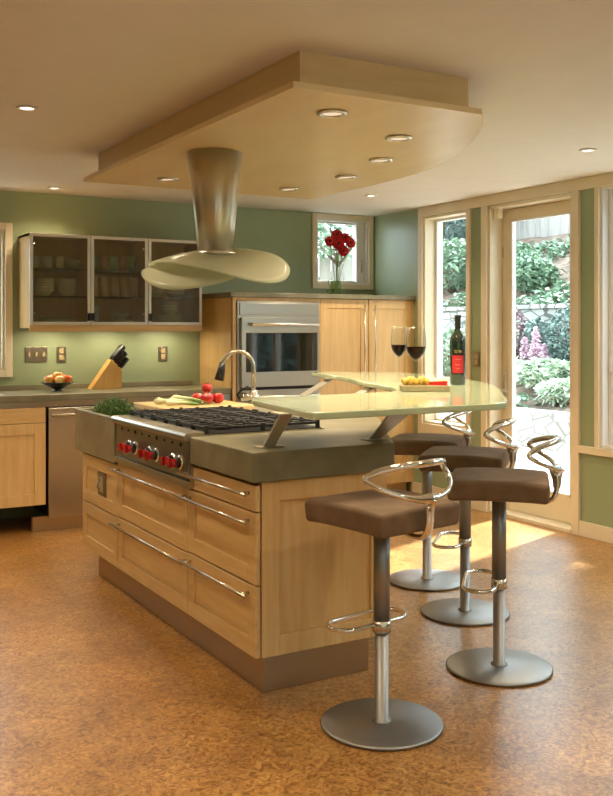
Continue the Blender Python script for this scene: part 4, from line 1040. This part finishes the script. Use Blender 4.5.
# sloped low knife on the side
# vase with gerberas
vx, vy, vz = 4.165, 6.72, 1.6405
t_ = thing('glass_vase', 'clear glass vase of red flowers on the tall cabinets', 'vase', (vx,vy,vz))
MB().lathe([(0,.0),(.040,0),(.044,.004),(.050,.06),(.050,.125),(.048,.125),(.046,.06),(.040,.008),(0,.006)], 32).build('vase_body', M['vase'], t_, world=False)
MB().lathe([(0,.007),(.038,.008),(.043,.06),(0,.061)], 24).build('water', M['vase'], t_, world=False)
fpos = [(4.13-.055,2.105,'leftmost red gerbera in the vase'),(4.165,2.17,'highest red gerbera in the vase'),(4.155,2.088,'red gerbera in the centre left of the bunch'),(4.19,2.075,'red gerbera just right of the centre of the bunch'),(4.205,2.03,'lowest red gerbera in the bunch'),(4.245,2.145,'small red gerbera at the upper right'),(4.272,2.10,'rightmost red gerbera in the vase')]
for i, (x, z, lab) in enumerate(fpos):
    y = vy - .03 + (.02 if i % 2 else -.02)
    z -= .018; p = Vector((x, y, z)); root = Vector((vx+(.012*((i%3)-1)), vy+.008*((i%2)*2-1), vz+.012))
    ft = thing('gerbera_flower', lab, 'flower', root, group='red gerberas in the vase')
    rim = Vector((vx+(x-vx)*.22, vy+(y-vy)*.2, vz+.135))
    MB().tube([root, rim, rim.lerp(p,.5)+Vector((0,0,.02)), p+Vector((0,.01,-.004))], .0035, 8).build('stem', M['stem'], ft)
    b = MB(); fd = Vector(((x-vx)*2.5-.45, -.85, .15+(z-2.1)*2)).normalized()
    q = fd.to_track_quat('Z','Y').to_matrix().to_4x4(); b.M = Matrix.Translation(p) @ q
    for ring, (R, hh, nn) in enumerate([(.056,.004,18),(.046,.012,16),(.030,.020,12)]):
        for k in range(nn):
            a = 2*PI*k/nn+ring*.2; c, s = math.cos(a), math.sin(a); w_ = .0085
            b.add([(c*.006,s*.006,hh*.5),(c*R*.6-s*w_,s*R*.6+c*w_,hh+.002),(c*R,s*R,hh*.8-.003),(c*R*.6+s*w_,s*R*.6-c*w_,hh+.002)], [[0,1,2,3]])
    b.build('petals', M['petal'], ft, solid=.001)
    b = MB(); b.M = Matrix.Translation(p) @ q; b.ball((0,0,.012), .011, .011, .008, 12, 8); b.build('flower_centre', M['flowercore'], ft)
o = MB().lathe([(0,0),(.022,0),(.026,.03),(.020,.055),(.018,.055),(.023,.03),(0,.005)], 24).build('small_glass_jar', M['vase']); o.location = (4.09,6.70,vz); tag(o, 'tiny glass jar left of the flower vase', 'jar')
o = MB().tube([(4.09,6.70,vz+.006),(4.095,6.70,vz+.06),(4.075,6.70,vz+.10),(4.08,6.70,vz+.125)], [.003,.003,.004,.007], 8).build('green_sprig', M['stem']); tag(o, 'single green sprig standing in the tiny jar', 'sprig')

for i in range(3):
    cx_ = 1.63+.4333*(i+.5)
    t_ = thing('under_cabinet_light', 'slim light bar under the '+['left','middle','right'][i]+' glass-door wall cupboard', 'light', (cx_, 6.82, ub-.022))
    MB().box(cx_-.14, cx_+.14, 6.80, 6.84, ub-.034, ub-.0225).build('housing', M['alu'], t_)
    MB().box(cx_-.13, cx_+.13, 6.806, 6.834, ub-.0365, ub-.0345).build('diffuser', M['lamp'], t_)
    l = D.lights.new('lamp','AREA'); l.shape = 'RECTANGLE'; l.size = .26; l.size_y = .03; l.energy = 1.5; l.color = WARM
    o = D.objects.new('lamp', l); o.location = (cx_, 6.82, ub-.040); COL.objects.link(o)
t_ = thing('added_shade_tree', 'added leafy tree out of view shading the wide right windows', 'tree', (9.2,4.6,.30))  # tree added out of view; its crown blocks sun from the right windows
b = MB(); leaves(b, (9.0,4.0,6.4), (1.3,1.75,1.5), 5200, .26); leaves(b, (9.6,2.6,6.0), (1.2,1.4,1.3), 2500, .26); b.build('crown', M['leaf_mid'], t_)
MB().tube([(9.2,4.6,.3),(9.25,4.5,2.5),(9.1,4.2,5.0),(9.0,4.0,6.6)], [.14,.11,.08,.03], 10).build('trunk', M['bark'], t_)
t_ = thing('garden_hedge', 'tall clipped hedge outside the rear window, seen reflected in the oven', 'hedge', (.8,-8.5,-.1))
b = MB()
for k in range(14): leaves(b, (-6+k, -8.5, 1.9), (.75,.6,2.3), 700, .22)
b.build('foliage', M['leaf_mid'], t_)
MB().box(-6.5,8,-8.6,-8.4,-.1,3.2).build('branches', M['bark'], t_)
t_ = thing('garden_hedge', 'tall hedge across the patio outside the right windows, mirrored in the oven', 'hedge', (8.6,-1.5,-.03))
b = MB()
for k in range(11): leaves(b, (8.6, -7+k*.95, 1.5), (.6,.75,1.7), 650, .2)
b.build('foliage', M['leaf_blue'], t_)
MB().box(8.5,8.7,-7.4,2.7,-.03,2.4).build('branches', M['bark'], t_)
struct(MB().box(-8, 10, -12, YF-.2, -.14, -.05).build('rear_terrace', M['patio']))

# ------------------------------------------------------------------ light, sky, camera
sun = D.lights.new('sun', 'SUN'); sun.energy = 18; sun.angle = math.radians(2.0); sun.color = (.97,.97,1)
so = D.objects.new('sun', sun); COL.objects.link(so)
so.rotation_euler = Vector((1.5,.5,1.75)).to_track_quat('Z','Y').to_euler()
so.location = (9,7,9)
w = D.worlds.new('sky'); bpy.context.scene.world = w; w.use_nodes = True
bg = w.node_tree.nodes['Background']; bg.inputs['Color'].default_value = (.78,.90,1,1); bg.inputs['Strength'].default_value = 6.2

cam = D.cameras.new('camera'); co = D.objects.new('camera', cam); COL.objects.link(co)
co.location = (0,0,1.37); co.rotation_euler = (PI/2, 0, -PI/6)
cam.sensor_fit = 'HORIZONTAL'; cam.sensor_width = 36; cam.lens = 36*950/613
cam.shift_y = (328.5-398)/613; cam.clip_start = .05; cam.clip_end = 200
sc = bpy.context.scene; sc.camera = co
sc.view_settings.view_transform = 'Standard'; sc.view_settings.look = 'None'; sc.view_settings.gamma = 1
sc.view_settings.use_curve_mapping = False; sc.view_settings.exposure = .23
sc.cycles.max_bounces = 10; sc.cycles.diffuse_bounces = 5; sc.cycles.transparent_max_bounces = 16
sc.cycles.sample_clamp_indirect = 6
